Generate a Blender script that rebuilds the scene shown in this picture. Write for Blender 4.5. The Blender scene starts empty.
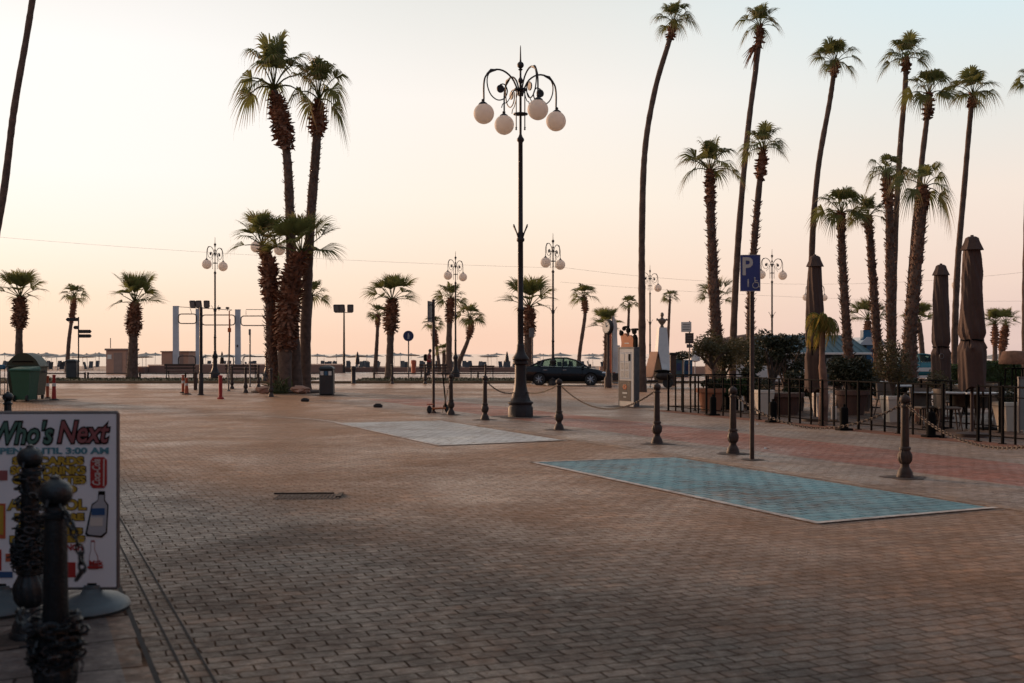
import bpy, math, random
from mathutils import Vector, Matrix
R=math.radians; PI=math.pi
scene=bpy.context.scene
COL=scene.collection
F=1150.0; CH=1.55; HY=354.0
rnd=random.Random(7)
def gx(px,D): return (px-512.0)*D/F
def gz(py,D): return CH+(HY-py)*D/F
def dist(py,z=0.0): return (CH-z)*F/(py-HY)
U=Vector((0.3903,-0.9207)); V=Vector((0.9207,0.3903))
def st(s,t): return (s*U.x+t*V.x, s*U.y+t*V.y)

# ---------------------------------------------------------------- materials
def newmat(name):
    m=bpy.data.materials.new(name); m.use_nodes=True
    nt=m.node_tree; nt.nodes.clear()
    out=nt.nodes.new('ShaderNodeOutputMaterial'); b=nt.nodes.new('ShaderNodeBsdfPrincipled')
    nt.links.new(b.outputs[0],out.inputs[0])
    return m,nt,b,out
def N(nt,t,**kw):
    n=nt.nodes.new(t)
    for k,v in kw.items(): setattr(n,k,v)
    return n
def ramp(nt,fac,stops):
    r=N(nt,'ShaderNodeValToRGB'); e=r.color_ramp.elements
    while len(e)<len(stops): e.new(0.5)
    for i,(p,c) in enumerate(stops):
        e[i].position=p; e[i].color=(c[0],c[1],c[2],1)
    nt.links.new(fac,r.inputs[0]); return r.outputs[0]
def noise(nt,vec,scale,detail=4,rough=0.55,dist_=0.0):
    n=N(nt,'ShaderNodeTexNoise'); n.inputs['Scale'].default_value=scale
    n.inputs['Detail'].default_value=detail; n.inputs['Roughness'].default_value=rough
    n.inputs['Distortion'].default_value=dist_
    nt.links.new(vec,n.inputs['Vector']); return n.outputs['Fac']
def mixc(nt,fac,a,b,mode='MIX'):
    m=N(nt,'ShaderNodeMix',data_type='RGBA',blend_type=mode)
    if isinstance(fac,(int,float)): m.inputs[0].default_value=fac
    else: nt.links.new(fac,m.inputs[0])
    for i,x in ((6,a),(7,b)):
        if isinstance(x,(tuple,list)): m.inputs[i].default_value=(x[0],x[1],x[2],1)
        else: nt.links.new(x,m.inputs[i])
    return m.outputs[2]
def mth(nt,op,a,b=None,clamp=False):
    m=N(nt,'ShaderNodeMath',operation=op); m.use_clamp=clamp
    for i,x in enumerate((a,b)):
        if x is None: continue
        if isinstance(x,(int,float)): m.inputs[i].default_value=x
        else: nt.links.new(x,m.inputs[i])
    return m.outputs[0]
def bump(nt,b,h,strength=0.3,dist_=0.01):
    n=N(nt,'ShaderNodeBump'); n.inputs['Strength'].default_value=strength
    n.inputs['Distance'].default_value=dist_
    nt.links.new(h,n.inputs['Height']); nt.links.new(n.outputs[0],b.inputs['Normal'])
def vary(name,c1,c2,scale=6,rough=0.6,metal=0.0,bstr=0.15,coord='Object',spec=0.5,bscale=None,emit=None,es=0,coat=0,trans=0.0):
    m,nt,b,out=newmat(name)
    tc=N(nt,'ShaderNodeTexCoord').outputs[coord]
    f=noise(nt,tc,scale,5)
    nt.links.new(ramp(nt,f,[(0.3,c1),(0.7,c2)]),b.inputs['Base Color'])
    f2=noise(nt,tc,bscale or scale*6,3)
    b.inputs['Metallic'].default_value=metal
    rr=N(nt,'ShaderNodeMapRange'); rr.inputs[3].default_value=max(0.02,rough-0.1); rr.inputs[4].default_value=min(1,rough+0.12)
    nt.links.new(f2,rr.inputs[0]); nt.links.new(rr.outputs[0],b.inputs['Roughness'])
    b.inputs['Specular IOR Level'].default_value=spec
    if coat: b.inputs['Coat Weight'].default_value=coat
    if bstr: bump(nt,b,f2,bstr)
    if emit: b.inputs['Emission Color'].default_value=(*emit,1); b.inputs['Emission Strength'].default_value=es
    if trans:
        t=N(nt,'ShaderNodeBsdfTranslucent'); nt.links.new(ramp(nt,f,[(0.3,c1),(0.7,c2)]),t.inputs[0])
        ms=N(nt,'ShaderNodeMixShader'); ms.inputs[0].default_value=trans
        nt.links.new(b.outputs[0],ms.inputs[1]); nt.links.new(t.outputs[0],ms.inputs[2]); nt.links.new(ms.outputs[0],out.inputs[0])
    return m
M={}
def sc(c,k): return tuple(x*k for x in c)
def mk(name,c,k=0.75,**kw): M[name]=vary(name,sc(c,k),c,**kw); return M[name]

def street_vec(nt):
    """world position turned into street axes (x = across, y = along)"""
    g=N(nt,'ShaderNodeNewGeometry')
    mp=N(nt,'ShaderNodeMapping'); mp.vector_type='POINT'
    ang=math.atan2(V.y,V.x)
    mp.inputs['Rotation'].default_value=(0,0,-ang)
    nt.links.new(g.outputs['Position'],mp.inputs[0]); return mp.outputs[0],g.outputs['Position']
def paving(name,c1,c2,mortar,bw,rh,ms=0.012,rough=0.5,stain=0.5,bstr=0.6,offset=0.5,rot=0,stain_col=(0.03,0.022,0.018),spec=0.5,paint=None,wear=0.5,sheen=0.05,macro=0.5,grit=0.9):
    m,nt,b,out=newmat(name)
    vec,pos=street_vec(nt)
    if rot:
        mp=N(nt,'ShaderNodeMapping'); mp.inputs['Rotation'].default_value=(0,0,rot); nt.links.new(vec,mp.inputs[0]); vec=mp.outputs[0]
    # slightly wobbly joints
    wn=N(nt,'ShaderNodeTexNoise'); wn.inputs['Scale'].default_value=2.2; wn.inputs['Detail'].default_value=4; nt.links.new(pos,wn.inputs['Vector'])
    vm=N(nt,'ShaderNodeVectorMath',operation='MULTIPLY_ADD'); vm.inputs[1].default_value=(0.085,0.085,0); nt.links.new(wn.outputs['Color'],vm.inputs[0]); nt.links.new(vec,vm.inputs[2]); vec2=vm.outputs[0]
    br=N(nt,'ShaderNodeTexBrick'); br.offset=offset
    br.inputs['Scale'].default_value=1; br.inputs['Brick Width'].default_value=bw; br.inputs['Row Height'].default_value=rh
    br.inputs['Mortar Size'].default_value=ms; br.inputs['Mortar Smooth'].default_value=0.4; br.inputs['Bias'].default_value=0.0
    br.inputs['Color1'].default_value=(0,0,0,1); br.inputs['Color2'].default_value=(1,1,1,1); br.inputs['Mortar'].default_value=(.5,.5,.5,1)
    nt.links.new(vec2,br.inputs['Vector'])
    big=noise(nt,pos,0.28,5,0.6,0.4); mid=noise(nt,pos,1.6,4); fine=noise(nt,pos,34,4,0.7)
    base=mixc(nt,br.outputs['Color'],c1,c2)
    fr=ramp(nt,fine,[(0.25,(0.72,0.72,0.72)),(0.75,(1.28,1.28,1.28))])
    base=mixc(nt,1.0,base,fr,'MULTIPLY')
    m9=ramp(nt,noise(nt,pos,8.0,5,0.75),[(0.30,(0.28,0.28,0.30)),(0.50,(0.92,0.92,0.92)),(0.70,(1.95,1.85,1.70))]); base=mixc(nt,grit,base,m9,'MULTIPLY')
    m2=ramp(nt,noise(nt,pos,0.55,5,0.7,0.6),[(0.38,(0.30,0.30,0.33)),(0.50,(0.95,0.95,0.95)),(0.62,(1.6,1.5,1.32))]); base=mixc(nt,grit,base,m2,'MULTIPLY')
    if paint:
        wf=noise(nt,pos,5.0,8,0.75); wf2=noise(nt,pos,0.6,3)
        wr=ramp(nt,mth(nt,'ADD',mth(nt,'MULTIPLY',wf,0.6),mth(nt,'MULTIPLY',wf2,0.4)),[(wear-0.08,(0,0,0)),(wear+0.08,(1,1,1))])
        pc=mixc(nt,mid,sc(paint,0.75),paint)
        base=mixc(nt,wr,base,pc)
    s1=ramp(nt,big,[(0.40,(1,1,1)),(0.66,(0,0,0))])
    s2=ramp(nt,mid,[(0.30,(0,0,0)),(0.62,(1,1,1))])
    sf=mth(nt,'MULTIPLY',mth(nt,'SUBTRACT',1.0,mth(nt,'MULTIPLY',s1,1.0)),s2)
    col=mixc(nt,mth(nt,'MULTIPLY',sf,stain),base,stain_col)
    vo=N(nt,'ShaderNodeTexVoronoi'); vo.inputs['Scale'].default_value=1.7; nt.links.new(pos,vo.inputs['Vector'])
    spot=ramp(nt,vo.outputs['Distance'],[(0.035,(1,1,1)),(0.075,(0,0,0))]); col=mixc(nt,mth(nt,'MULTIPLY',spot,0.55),col,stain_col)
    lt=ramp(nt,noise(nt,pos,0.7,6,0.7),[(0.55,(0,0,0)),(0.72,(1,1,1))]); col=mixc(nt,mth(nt,'MULTIPLY',lt,0.25),col,sc(c2,1.35))
    mfac=mth(nt,'MULTIPLY',br.outputs['Fac'],ramp(nt,noise(nt,pos,2.3,4),[(0.35,(0.12,)*3),(0.65,(1,1,1))])); col=mixc(nt,mfac,col,mortar)
    nt.links.new(col,b.inputs['Base Color'])
    rg=mth(nt,'ADD',mth(nt,'MULTIPLY',mid,0.25),rough-0.14); rg=mth(nt,'ADD',rg,mth(nt,'MULTIPLY',mth(nt,'SUBTRACT',noise(nt,pos,9.0,4,0.7),0.5),0.9)); rg=mth(nt,'ADD',rg,mth(nt,'MULTIPLY',mth(nt,'SUBTRACT',noise(nt,pos,0.42,4,0.6,0.5),0.5),0.9)); rg=mth(nt,'MAXIMUM',rg,0.24); rg=mth(nt,'ADD',rg,mth(nt,'MULTIPLY',br.outputs['Fac'],0.6),True)
    nt.links.new(rg,b.inputs['Roughness']); nt.links.new(mth(nt,'MULTIPLY',mth(nt,'SUBTRACT',1.0,br.outputs['Fac']),spec),b.inputs['Specular IOR Level']); b.inputs['Specular Tint'].default_value=(1.0,0.74,0.58,1); b.inputs['Sheen Weight'].default_value=sheen; b.inputs['Sheen Roughness'].default_value=0.35; b.inputs['Sheen Tint'].default_value=(1.0,0.75,0.58,1)
    tone=N(nt,'ShaderNodeRGBToBW'); nt.links.new(br.outputs['Color'],tone.inputs[0])
    h=mth(nt,'ADD',mth(nt,'MULTIPLY',mth(nt,'SUBTRACT',1.0,br.outputs['Fac']),0.7),mth(nt,'ADD',mth(nt,'MULTIPLY',fine,0.6),mth(nt,'MULTIPLY',tone.outputs[0],0.45)))
    n1=N(nt,'ShaderNodeBump'); n1.inputs['Strength'].default_value=macro; n1.inputs['Distance'].default_value=0.05
    mh=mth(nt,'ADD',noise(nt,pos,0.9,3,0.5),mth(nt,'MULTIPLY',noise(nt,pos,3.5,3,0.6),0.30)); nt.links.new(mh,n1.inputs['Height'])
    n2=N(nt,'ShaderNodeBump'); n2.inputs['Strength'].default_value=bstr; n2.inputs['Distance'].default_value=0.014
    nt.links.new(h,n2.inputs['Height']); nt.links.new(n1.outputs[0],n2.inputs['Normal']); nt.links.new(n2.outputs[0],b.inputs['Normal'])
    return m
M['pav_dark']=paving('brown paving bricks',(0.024,0.016,0.011),(0.125,0.074,0.047),(0.007,0.006,0.005),0.180,0.112,0.0065,rough=0.48,stain=0.9,spec=0.17,bstr=0.85,sheen=0.20,macro=1.0)
M['pav_slab']=paving('grey paving slabs',(0.075,0.07,0.07),(0.11,0.10,0.10),(0.02,0.018,0.017),0.6,0.6,0.010,rough=0.55,stain=0.35,bstr=0.3)
M['pav_edge']=paving('tan edging slabs',(0.10,0.06,0.04),(0.14,0.09,0.065),(0.02,0.016,0.014),0.4,0.6,0.014,rough=0.6,stain=0.3,bstr=0.3)
M['pav_beige']=paving('beige paving',(0.175,0.135,0.108),(0.27,0.21,0.17),(0.07,0.055,0.045),0.21,0.11,0.008,rough=0.52,stain=0.3,bstr=0.5,spec=0.35,grit=0.45)
M['pav_kerb']=paving('kerb slabs',(0.16,0.11,0.075),(0.21,0.15,0.105),(0.06,0.045,0.035),0.5,0.9,0.01,rough=0.6,stain=0.25,bstr=0.3)
M['pav_red']=paving('red paving',(0.20,0.068,0.048),(0.30,0.105,0.075),(0.08,0.035,0.03),0.21,0.11,0.008,rough=0.55,stain=0.2,bstr=0.5,spec=0.3,grit=0.4)
M['pav_cafe']=paving('cafe floor',(0.040,0.025,0.02),(0.065,0.04,0.034),(0.02,0.012,0.012),0.3,0.3,0.01,rough=0.6,stain=0.3,bstr=0.3)
M['pav_road']=paving('road pavers',(0.13,0.078,0.052),(0.30,0.175,0.115),(0.05,0.03,0.022),0.22,0.18,0.01,rough=0.34,stain=0.5,bstr=0.2,spec=0.8,sheen=0.12,rot=0.4)
M['pav_prom']=paving('promenade tiles',(0.26,0.14,0.10),(0.33,0.19,0.14),(0.12,0.07,0.05),0.4,0.4,0.01,rough=0.35,stain=0.3,bstr=0.15,spec=0.8,rot=0.4)
M['bay_blue']=paving('worn blue bay paint',(0.10,0.08,0.065),(0.17,0.13,0.105),(0.035,0.045,0.05),0.21,0.17,0.010,rough=0.55,stain=0.6,bstr=0.8,spec=0.35,sheen=0.02,paint=(0.13,0.37,0.44),wear=0.445,stain_col=(0.05,0.07,0.08))
M['bay_pale']=paving('faded bay paint',(0.15,0.115,0.09),(0.23,0.18,0.145),(0.07,0.06,0.06),0.21,0.17,0.010,rough=0.5,stain=0.5,bstr=0.8,spec=0.4,sheen=0.03,paint=(0.58,0.62,0.61),wear=0.445,stain_col=(0.08,0.1,0.1))
M['line']=paving('worn white line',(0.2,0.16,0.14),(0.28,0.23,0.2),(0.2,0.17,0.15),0.21,0.17,0.008,rough=0.55,stain=0.25,bstr=0.4,paint=(0.62,0.60,0.56),wear=0.47)
mk('earth',(0.24,0.08,0.035),0.6,scale=3,rough=0.9,bscale=40,bstr=0.6)
mk('joint',(0.03,0.025,0.022),rough=0.9)
mk('grass',(0.05,0.05,0.016),0.5,scale=2.5,rough=0.9,bscale=60,bstr=0.8)
mk('kerbstone',(0.20,0.12,0.06),0.7,scale=2,rough=0.8)
mk('sand',(0.42,0.29,0.21),0.75,scale=0.5,rough=0.9,bscale=4,bstr=0.5)
mk('terrace',(0.28,0.16,0.12),0.8,scale=1,rough=0.8)
mk('hut',(0.46,0.26,0.18),0.85,scale=1.5,rough=0.8)
mk('hutroof',(0.30,0.20,0.16),0.8,scale=3,rough=0.8)
mk('trunk_brown',(0.17,0.105,0.075),0.40,scale=5,rough=0.95,bscale=22,bstr=0.9)
mk('boot',(0.28,0.155,0.105),0.3,scale=4,rough=0.9,bscale=30,bstr=0.5)
mk('skirt',(0.40,0.18,0.10),0.28,scale=3,rough=0.9,trans=0.15,bstr=0.4)
mk('frond',(0.20,0.21,0.065),0.5,scale=2.2,rough=0.6,bstr=0,trans=0.5,spec=0.3)
mk('frondtip',(0.34,0.25,0.11),0.6,scale=3,rough=0.7,bstr=0,trans=0.4)
mk('shoot',(0.10,0.11,0.03),0.5,scale=5,rough=0.7,bstr=0,trans=0.2)
mk('frondyoung',(0.25,0.27,0.05),0.55,scale=3,rough=0.6,bstr=0,trans=0.45)
mk('youngtip',(0.40,0.28,0.07),0.6,scale=3,rough=0.7,bstr=0,trans=0.5)
mk('leafdark',(0.048,0.052,0.020),0.35,scale=5,rough=0.6,bstr=0,trans=0.15)
mk('leafolive',(0.12,0.10,0.04),0.45,scale=5,rough=0.6,bstr=0,trans=0.3)
mk('leafhedge',(0.08,0.12,0.03),0.45,scale=5,rough=0.6,bstr=0,trans=0.2)
mk('bark',(0.12,0.08,0.06),0.6,scale=8,rough=0.9)
mk('iron',(0.038,0.029,0.027),0.5,scale=9,rough=0.55,metal=0.0,spec=0.35,bstr=0.3)
mk('irongrey',(0.085,0.062,0.052),0.5,scale=9,rough=0.6,metal=0.0,spec=0.3,bstr=0.3)
mk('ironblue',(0.022,0.034,0.042),0.45,scale=14,rough=0.32,metal=0.3,bstr=0.5)
mk('chainm',(0.05,0.028,0.022),0.5,scale=14,rough=0.6,spec=0.3)
mk('galv',(0.16,0.15,0.145),0.7,scale=6,rough=0.5,metal=0.2)
mk('white',(0.70,0.65,0.60),0.85,scale=2,rough=0.6,bstr=0.05)
mk('whitepylon',(0.50,0.53,0.56),0.85,scale=2,rough=0.6,bstr=0.05)
mk('chairshell',(0.17,0.13,0.10),0.7,scale=3,rough=0.7)
mk('cream',(0.80,0.68,0.55),0.85,scale=3,rough=0.6,bstr=0.05)
mk('globe',(0.93,0.86,0.78),0.95,scale=2,rough=0.6,bstr=0,trans=0.55,spec=0.3)
mk('black',(0.010,0.009,0.009),0.6,scale=5,rough=0.8,spec=0.06)
mk('rubber',(0.025,0.025,0.025),0.7,scale=5,rough=0.8)
mk('wood',(0.075,0.04,0.028),0.55,scale=3,rough=0.7)
mk('woodlight',(0.42,0.18,0.09),0.75,scale=3,rough=0.6)
mk('orange',(0.55,0.12,0.05),0.7,scale=3,rough=0.6)
mk('red',(0.42,0.03,0.025),0.75,scale=3,rough=0.55)
mk('binblack',(0.03,0.035,0.04),0.6,scale=3,rough=0.45)
mk('bingreen',(0.005,0.085,0.05),0.8,scale=2,rough=0.5)
mk('bindark',(0.012,0.03,0.018),0.75,scale=2,rough=0.5)
mk('umbfabric',(0.095,0.056,0.043),0.7,scale=3,rough=0.9,bscale=60,bstr=0.3)
mk('parasolpale',(0.42,0.37,0.32),0.7,scale=1,rough=0.8,bstr=0.1)
mk('lounger',(0.06,0.065,0.075),0.6,scale=2,rough=0.7,bstr=0.1)
mk('poster',(0.035,0.016,0.012),0.7,scale=3,rough=0.5)
mk('terracotta',(0.42,0.16,0.08),0.7,scale=3,rough=0.8)
mk('potbrown',(0.14,0.07,0.05),0.7,scale=3,rough=0.8)
mk('blue',(0.045,0.065,0.24),0.8,scale=3,rough=0.4,bstr=0.05)
mk('navy',(0.025,0.04,0.12),0.8,scale=3,rough=0.4,bstr=0.05)
mk('tealroof',(0.04,0.10,0.12),0.8,scale=1.5,rough=0.45)
mk('tealwall',(0.045,0.06,0.075),0.8,scale=1.5,rough=0.7)
mk('bluepaint',(0.02,0.11,0.20),0.8,scale=2,rough=0.5)
mk('carpaint',(0.004,0.006,0.010),0.8,scale=2,rough=0.22,bstr=0,coat=0.15,spec=0.35)
mk('carteal',(0.02,0.16,0.19),0.8,scale=2,rough=0.2,bstr=0,coat=0.6)
mk('chrome',(0.6,0.6,0.62),0.9,scale=2,rough=0.25,metal=0.9,bstr=0)
mk('rim',(0.38,0.38,0.4),0.8,scale=2,rough=0.3,metal=0.7,bstr=0)
mk('marble',(0.62,0.63,0.62),0.85,scale=3,rough=0.6)
mk('bronze',(0.20,0.15,0.11),0.6,scale=6,rough=0.5,metal=0.3)
mk('amber',(0.58,0.13,0.015),0.8,scale=3,rough=0.5)
mk('paper',(0.66,0.62,0.56),0.9,scale=2,rough=0.5,bstr=0)
mk('shirt',(0.30,0.02,0.03),0.7,scale=5,rough=0.9)
mk('skin',(0.35,0.2,0.14),0.85,scale=5,rough=0.6)
mk('cloth',(0.03,0.03,0.035),0.7,scale=5,rough=0.9)
mk('bannerwhite',(0.84,0.87,0.90),0.92,scale=1.5,rough=0.45,bstr=0.05)
mk('tgreen',(0.08,0.19,0.15),0.85,scale=5,rough=0.5,bstr=0)
mk('tpink',(0.30,0.10,0.10),0.85,scale=5,rough=0.5,bstr=0)
mk('tblue',(0.10,0.28,0.34),0.85,scale=5,rough=0.5,bstr=0)
mk('tyellow',(0.50,0.34,0.04),0.85,scale=5,rough=0.5,bstr=0)
mk('basegrey',(0.075,0.11,0.125),0.75,scale=5,rough=0.45,bstr=0.1)
mk('vodkablue',(0.03,0.10,0.25),0.85,scale=5,rough=0.5,bstr=0)
mk('glassgrey',(0.45,0.47,0.50),0.85,scale=5,rough=0.35,bstr=0)
mk('lightbox',(0.75,0.42,0.16),0.8,scale=2,rough=0.5,bstr=0,emit=(1.0,0.5,0.2),es=0.35)
mk('warmwin',(0.8,0.4,0.2),0.9,scale=1,rough=0.4,bstr=0,emit=(1.0,0.45,0.22),es=0.8)
mk('wicker',(0.30,0.15,0.09),0.5,scale=12,rough=0.9,bscale=70,bstr=0.8)
mk('tabletop',(0.50,0.49,0.48),0.9,scale=3,rough=0.35,bstr=0)
mk('greypanel',(0.22,0.26,0.25),0.85,scale=3,rough=0.6)
# glass for car
m,nt,b,out=newmat('car glass')
b.inputs['Base Color'].default_value=(0.02,0.03,0.03,1); b.inputs['Roughness'].default_value=0.05
tr=N(nt,'ShaderNodeBsdfTransparent'); tr.inputs[0].default_value=(0.55,0.72,0.66,1)
ms=N(nt,'ShaderNodeMixShader'); ms.inputs[0].default_value=0.7
nt.links.new(b.outputs[0],ms.inputs[1]); nt.links.new(tr.outputs[0],ms.inputs[2]); nt.links.new(ms.outputs[0],out.inputs[0]); M['glass']=m
# sea
m,nt,b,out=newmat('sea water')
g=N(nt,'ShaderNodeNewGeometry').outputs['Position']
mp=N(nt,'ShaderNodeMapping'); mp.inputs['Scale'].default_value=(0.35,1,1); nt.links.new(g,mp.inputs[0])
b.inputs['Base Color'].default_value=(0.42,0.34,0.29,1); b.inputs['Roughness'].default_value=0.12; b.inputs['IOR'].default_value=1.33
h=mth(nt,'ADD',noise(nt,mp.outputs[0],0.9,4),mth(nt,'MULTIPLY',noise(nt,mp.outputs[0],0.12,3),2.0)); bump(nt,b,h,0.10,0.05); M['sea']=m

# ---------------------------------------------------------------- mesh helpers
class MB:
    def __init__(s): s.v=[]; s.f=[]; s.mi=[]; s.cur=0
    def add(s,vs,fs,mtx=None):
        o=len(s.v)
        for p in vs:
            p=Vector(p)
            if mtx is not None: p=mtx@p
            s.v.append(tuple(p))
        for q in fs: s.f.append(tuple(i+o for i in q)); s.mi.append(s.cur)
        return s
    def box(s,c,d,rz=0,mtx=None,bev=0.0):
        x,y,z=d[0]/2,d[1]/2,d[2]/2
        if bev<=0:
            vs=[(a*x,b*y,e*z) for a in(-1,1) for b in(-1,1) for e in(-1,1)]
            fs=[(0,1,3,2),(4,6,7,5),(0,4,5,1),(2,3,7,6),(0,2,6,4),(1,5,7,3)]
        else:
            k=min(bev,x*.9,y*.9,z*.9); ring=[]
            def rr(ix,iy): return [(-ix,-y if iy else -iy),]
            vs=[];fs=[]
            for (zz,ins) in ((-z,k),(-z+k,0),(z-k,0),(z,k)):
                X,Y=x-ins,y-ins
                kk=k if ins==0 else k*0.6
                vs+=[(X-kk,-Y,zz),(X,-Y+kk,zz),(X,Y-kk,zz),(X-kk,Y,zz),(-X+kk,Y,zz),(-X,Y-kk,zz),(-X,-Y+kk,zz),(-X+kk,-Y,zz)]
            for r in range(3):
                for i in range(8):
                    j=(i+1)%8; fs.append((r*8+i,r*8+j,(r+1)*8+j,(r+1)*8+i))
            fs.append(tuple(range(7,-1,-1))); fs.append(tuple(24+i for i in range(8)))
        m=Matrix.Translation(Vector(c))@Matrix.Rotation(rz,4,'Z')
        if mtx is not None: m=mtx@m
        return s.add(vs,fs,m)
    def tube(s,pts,r,n=8,caps=True,mtx=None):
        pts=[Vector(p) for p in pts]
        if not isinstance(r,(list,tuple)): r=[r]*len(pts)
        vs=[];fs=[]; prev=None
        for i,p in enumerate(pts):
            a=pts[max(0,i-1)]; b=pts[min(len(pts)-1,i+1)]
            t=(b-a).normalized() if (b-a).length>1e-9 else Vector((0,0,1))
            if prev is None:
                ref=Vector((1,0,0)) if abs(t.x)<0.9 else Vector((0,1,0))
                nx=t.cross(ref).normalized()
            else:
                nx=(prev-t*prev.dot(t)).normalized()
            prev=nx; ny=t.cross(nx)
            for k in range(n):
                an=2*PI*k/n
                vs.append(p+(nx*math.cos(an)+ny*math.sin(an))*r[i])
        for i in range(len(pts)-1):
            for k in range(n):
                j=(k+1)%n; fs.append((i*n+k,i*n+j,(i+1)*n+j,(i+1)*n+k))
        if caps:
            fs.append(tuple(range(n-1,-1,-1))); fs.append(tuple((len(pts)-1)*n+k for k in range(n)))
        return s.add(vs,fs,mtx)
    def lathe(s,prof,c=(0,0,0),n=16,mtx=None,flute=None,rot0=0.0,sy=1.0):
        vs=[];fs=[]
        for i,(r,z) in enumerate(prof):
            for k in range(n):
                an=2*PI*k/n+rot0; rr=r
                if flute: rr=r*(1+flute(z,an))
                vs.append((c[0]+rr*math.cos(an),c[1]+rr*math.sin(an)*sy,c[2]+z))
        for i in range(len(prof)-1):
            for k in range(n):
                j=(k+1)%n; fs.append((i*n+k,i*n+j,(i+1)*n+j,(i+1)*n+k))
        fs.append(tuple(range(n-1,-1,-1))); fs.append(tuple((len(prof)-1)*n+k for k in range(n)))
        return s.add(vs,fs,mtx)
    def sph(s,c,r,n=16,m=10,mtx=None):
        if not isinstance(r,(tuple,list)): r=(r,r,r)
        vs=[(c[0],c[1],c[2]-r[2])];fs=[]
        for i in range(1,m):
            ph=-PI/2+PI*i/m
            for k in range(n):
                an=2*PI*k/n; vs.append((c[0]+r[0]*math.cos(ph)*math.cos(an),c[1]+r[1]*math.cos(ph)*math.sin(an),c[2]+r[2]*math.sin(ph)))
        vs.append((c[0],c[1],c[2]+r[2])); top=len(vs)-1
        for k in range(n):
            j=(k+1)%n; fs.append((0,1+j,1+k)); fs.append((top,1+(m-2)*n+k,1+(m-2)*n+j))
            for i in range(m-2): fs.append((1+i*n+k,1+i*n+j,1+(i+1)*n+j,1+(i+1)*n+k))
        return s.add(vs,fs,mtx)
    def prism(s,poly,y0,y1,mtx=None):
        """polygon in x,z extruded along y"""
        n=len(poly); vs=[(p[0],y0,p[1]) for p in poly]+[(p[0],y1,p[1]) for p in poly]
        fs=[tuple(range(n)),tuple(range(2*n-1,n-1,-1))]
        for i in range(n):
            j=(i+1)%n; fs.append((i,i+n,j+n,j))
        return s.add(vs,fs,mtx)
    def sheet(s,poly,z=0):
        return s.add([(p[0],p[1],z) for p in poly],[tuple(range(len(poly)))])
    def slab(s,poly,z0,z1):
        n=len(poly); vs=[(p[0],p[1],z0) for p in poly]+[(p[0],p[1],z1) for p in poly]
        fs=[tuple(range(n-1,-1,-1)),tuple(range(n,2*n))]
        for i in range(n):
            j=(i+1)%n; fs.append((i,j,j+n,i+n))
        return s.add(vs,fs)
    def build(s,name,mat,parent=None,smooth=False,loc=None):
        me=bpy.data.meshes.new(name); me.from_pydata(s.v,[],s.f)
        mats=mat if isinstance(mat,(list,tuple)) else [mat]
        for x in mats: me.materials.append(M[x] if isinstance(x,str) else x)
        if len(mats)>1: me.polygons.foreach_set('material_index',s.mi)
        me.update()
        if smooth: me.polygons.foreach_set('use_smooth',[True]*len(me.polygons)); me.set_sharp_from_angle(angle=R(45))
        o=bpy.data.objects.new(name,me); COL.objects.link(o)
        if parent is not None: o.parent=parent
        if loc: o.location=loc
        return o
def tag(o,label=None,cat=None,group=None,kind=None):
    if label: o['label']=label
    if cat: o['category']=cat
    if group: o['group']=group
    if kind: o['kind']=kind
    return o
def thing(name,label,cat,loc=(0,0,0),rz=0,group=None):
    o=bpy.data.objects.new(name,None); COL.objects.link(o); o.location=loc; o.rotation_euler=(0,0,rz)
    o.empty_display_size=0.2
    return tag(o,label,cat,group)
KIDS={}
def kids(o): return [c for c in bpy.data.objects if c.parent==o]
def dup(root,loc,rz=0,label=None,scale=None):
    def cp(o,par):
        c=o.copy(); COL.objects.link(c); c.parent=par
        for k in kids(o): cp(k,c)
        return c
    r=root.copy(); COL.objects.link(r)
    for k in kids(root): cp(k,r)
    r.location=loc; r.rotation_euler=(0,0,rz)
    if label: r['label']=label
    if scale: r.scale=(scale,)*3
    return r
def struct(name,mb,mat,smooth=False): return tag(mb.build(name,mat,None,smooth),kind='structure')
def text(s,size,mat,parent,loc,bold=0.0,shear=0.0,align='CENTER',rot=(PI/2,0,0),width=None,ext=0.001,name='lettering',spacing=1.0):
    cu=bpy.data.curves.new(name,'FONT'); cu.body=s; cu.size=size; cu.align_x=align; cu.align_y='CENTER'
    cu.shear=shear; cu.offset=bold; cu.extrude=ext; cu.space_character=spacing; cu.resolution_u=3
    o=bpy.data.objects.new(name,cu); COL.objects.link(o)
    bpy.context.view_layer.update()
    dg=bpy.context.evaluated_depsgraph_get()
    me=bpy.data.meshes.new_from_object(o.evaluated_get(dg))
    bpy.data.objects.remove(o); bpy.data.curves.remove(cu)
    if width:
        xs=[v.co.x for v in me.vertices]; w=max(xs)-min(xs); k=width/w
        for v in me.vertices: v.co.x*=k
    me.materials.clear(); me.materials.append(M[mat])
    me.name=name
    ob=bpy.data.objects.new(name,me); COL.objects.link(ob); ob.parent=parent; ob.location=loc; ob.rotation_euler=rot
    return ob
def smoothpath(pts,sub=4):
    pts=[Vector(p) for p in pts]; out=[]
    for i in range(len(pts)-1):
        p0=pts[max(0,i-1)];p1=pts[i];p2=pts[i+1];p3=pts[min(len(pts)-1,i+2)]
        for k in range(sub):
            t=k/sub
            out.append(0.5*((2*p1)+(-p0+p2)*t+(2*p0-5*p1+4*p2-p3)*t*t+(-p0+3*p1-3*p2+p3)*t**3))
    out.append(pts[-1]); return out
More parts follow.
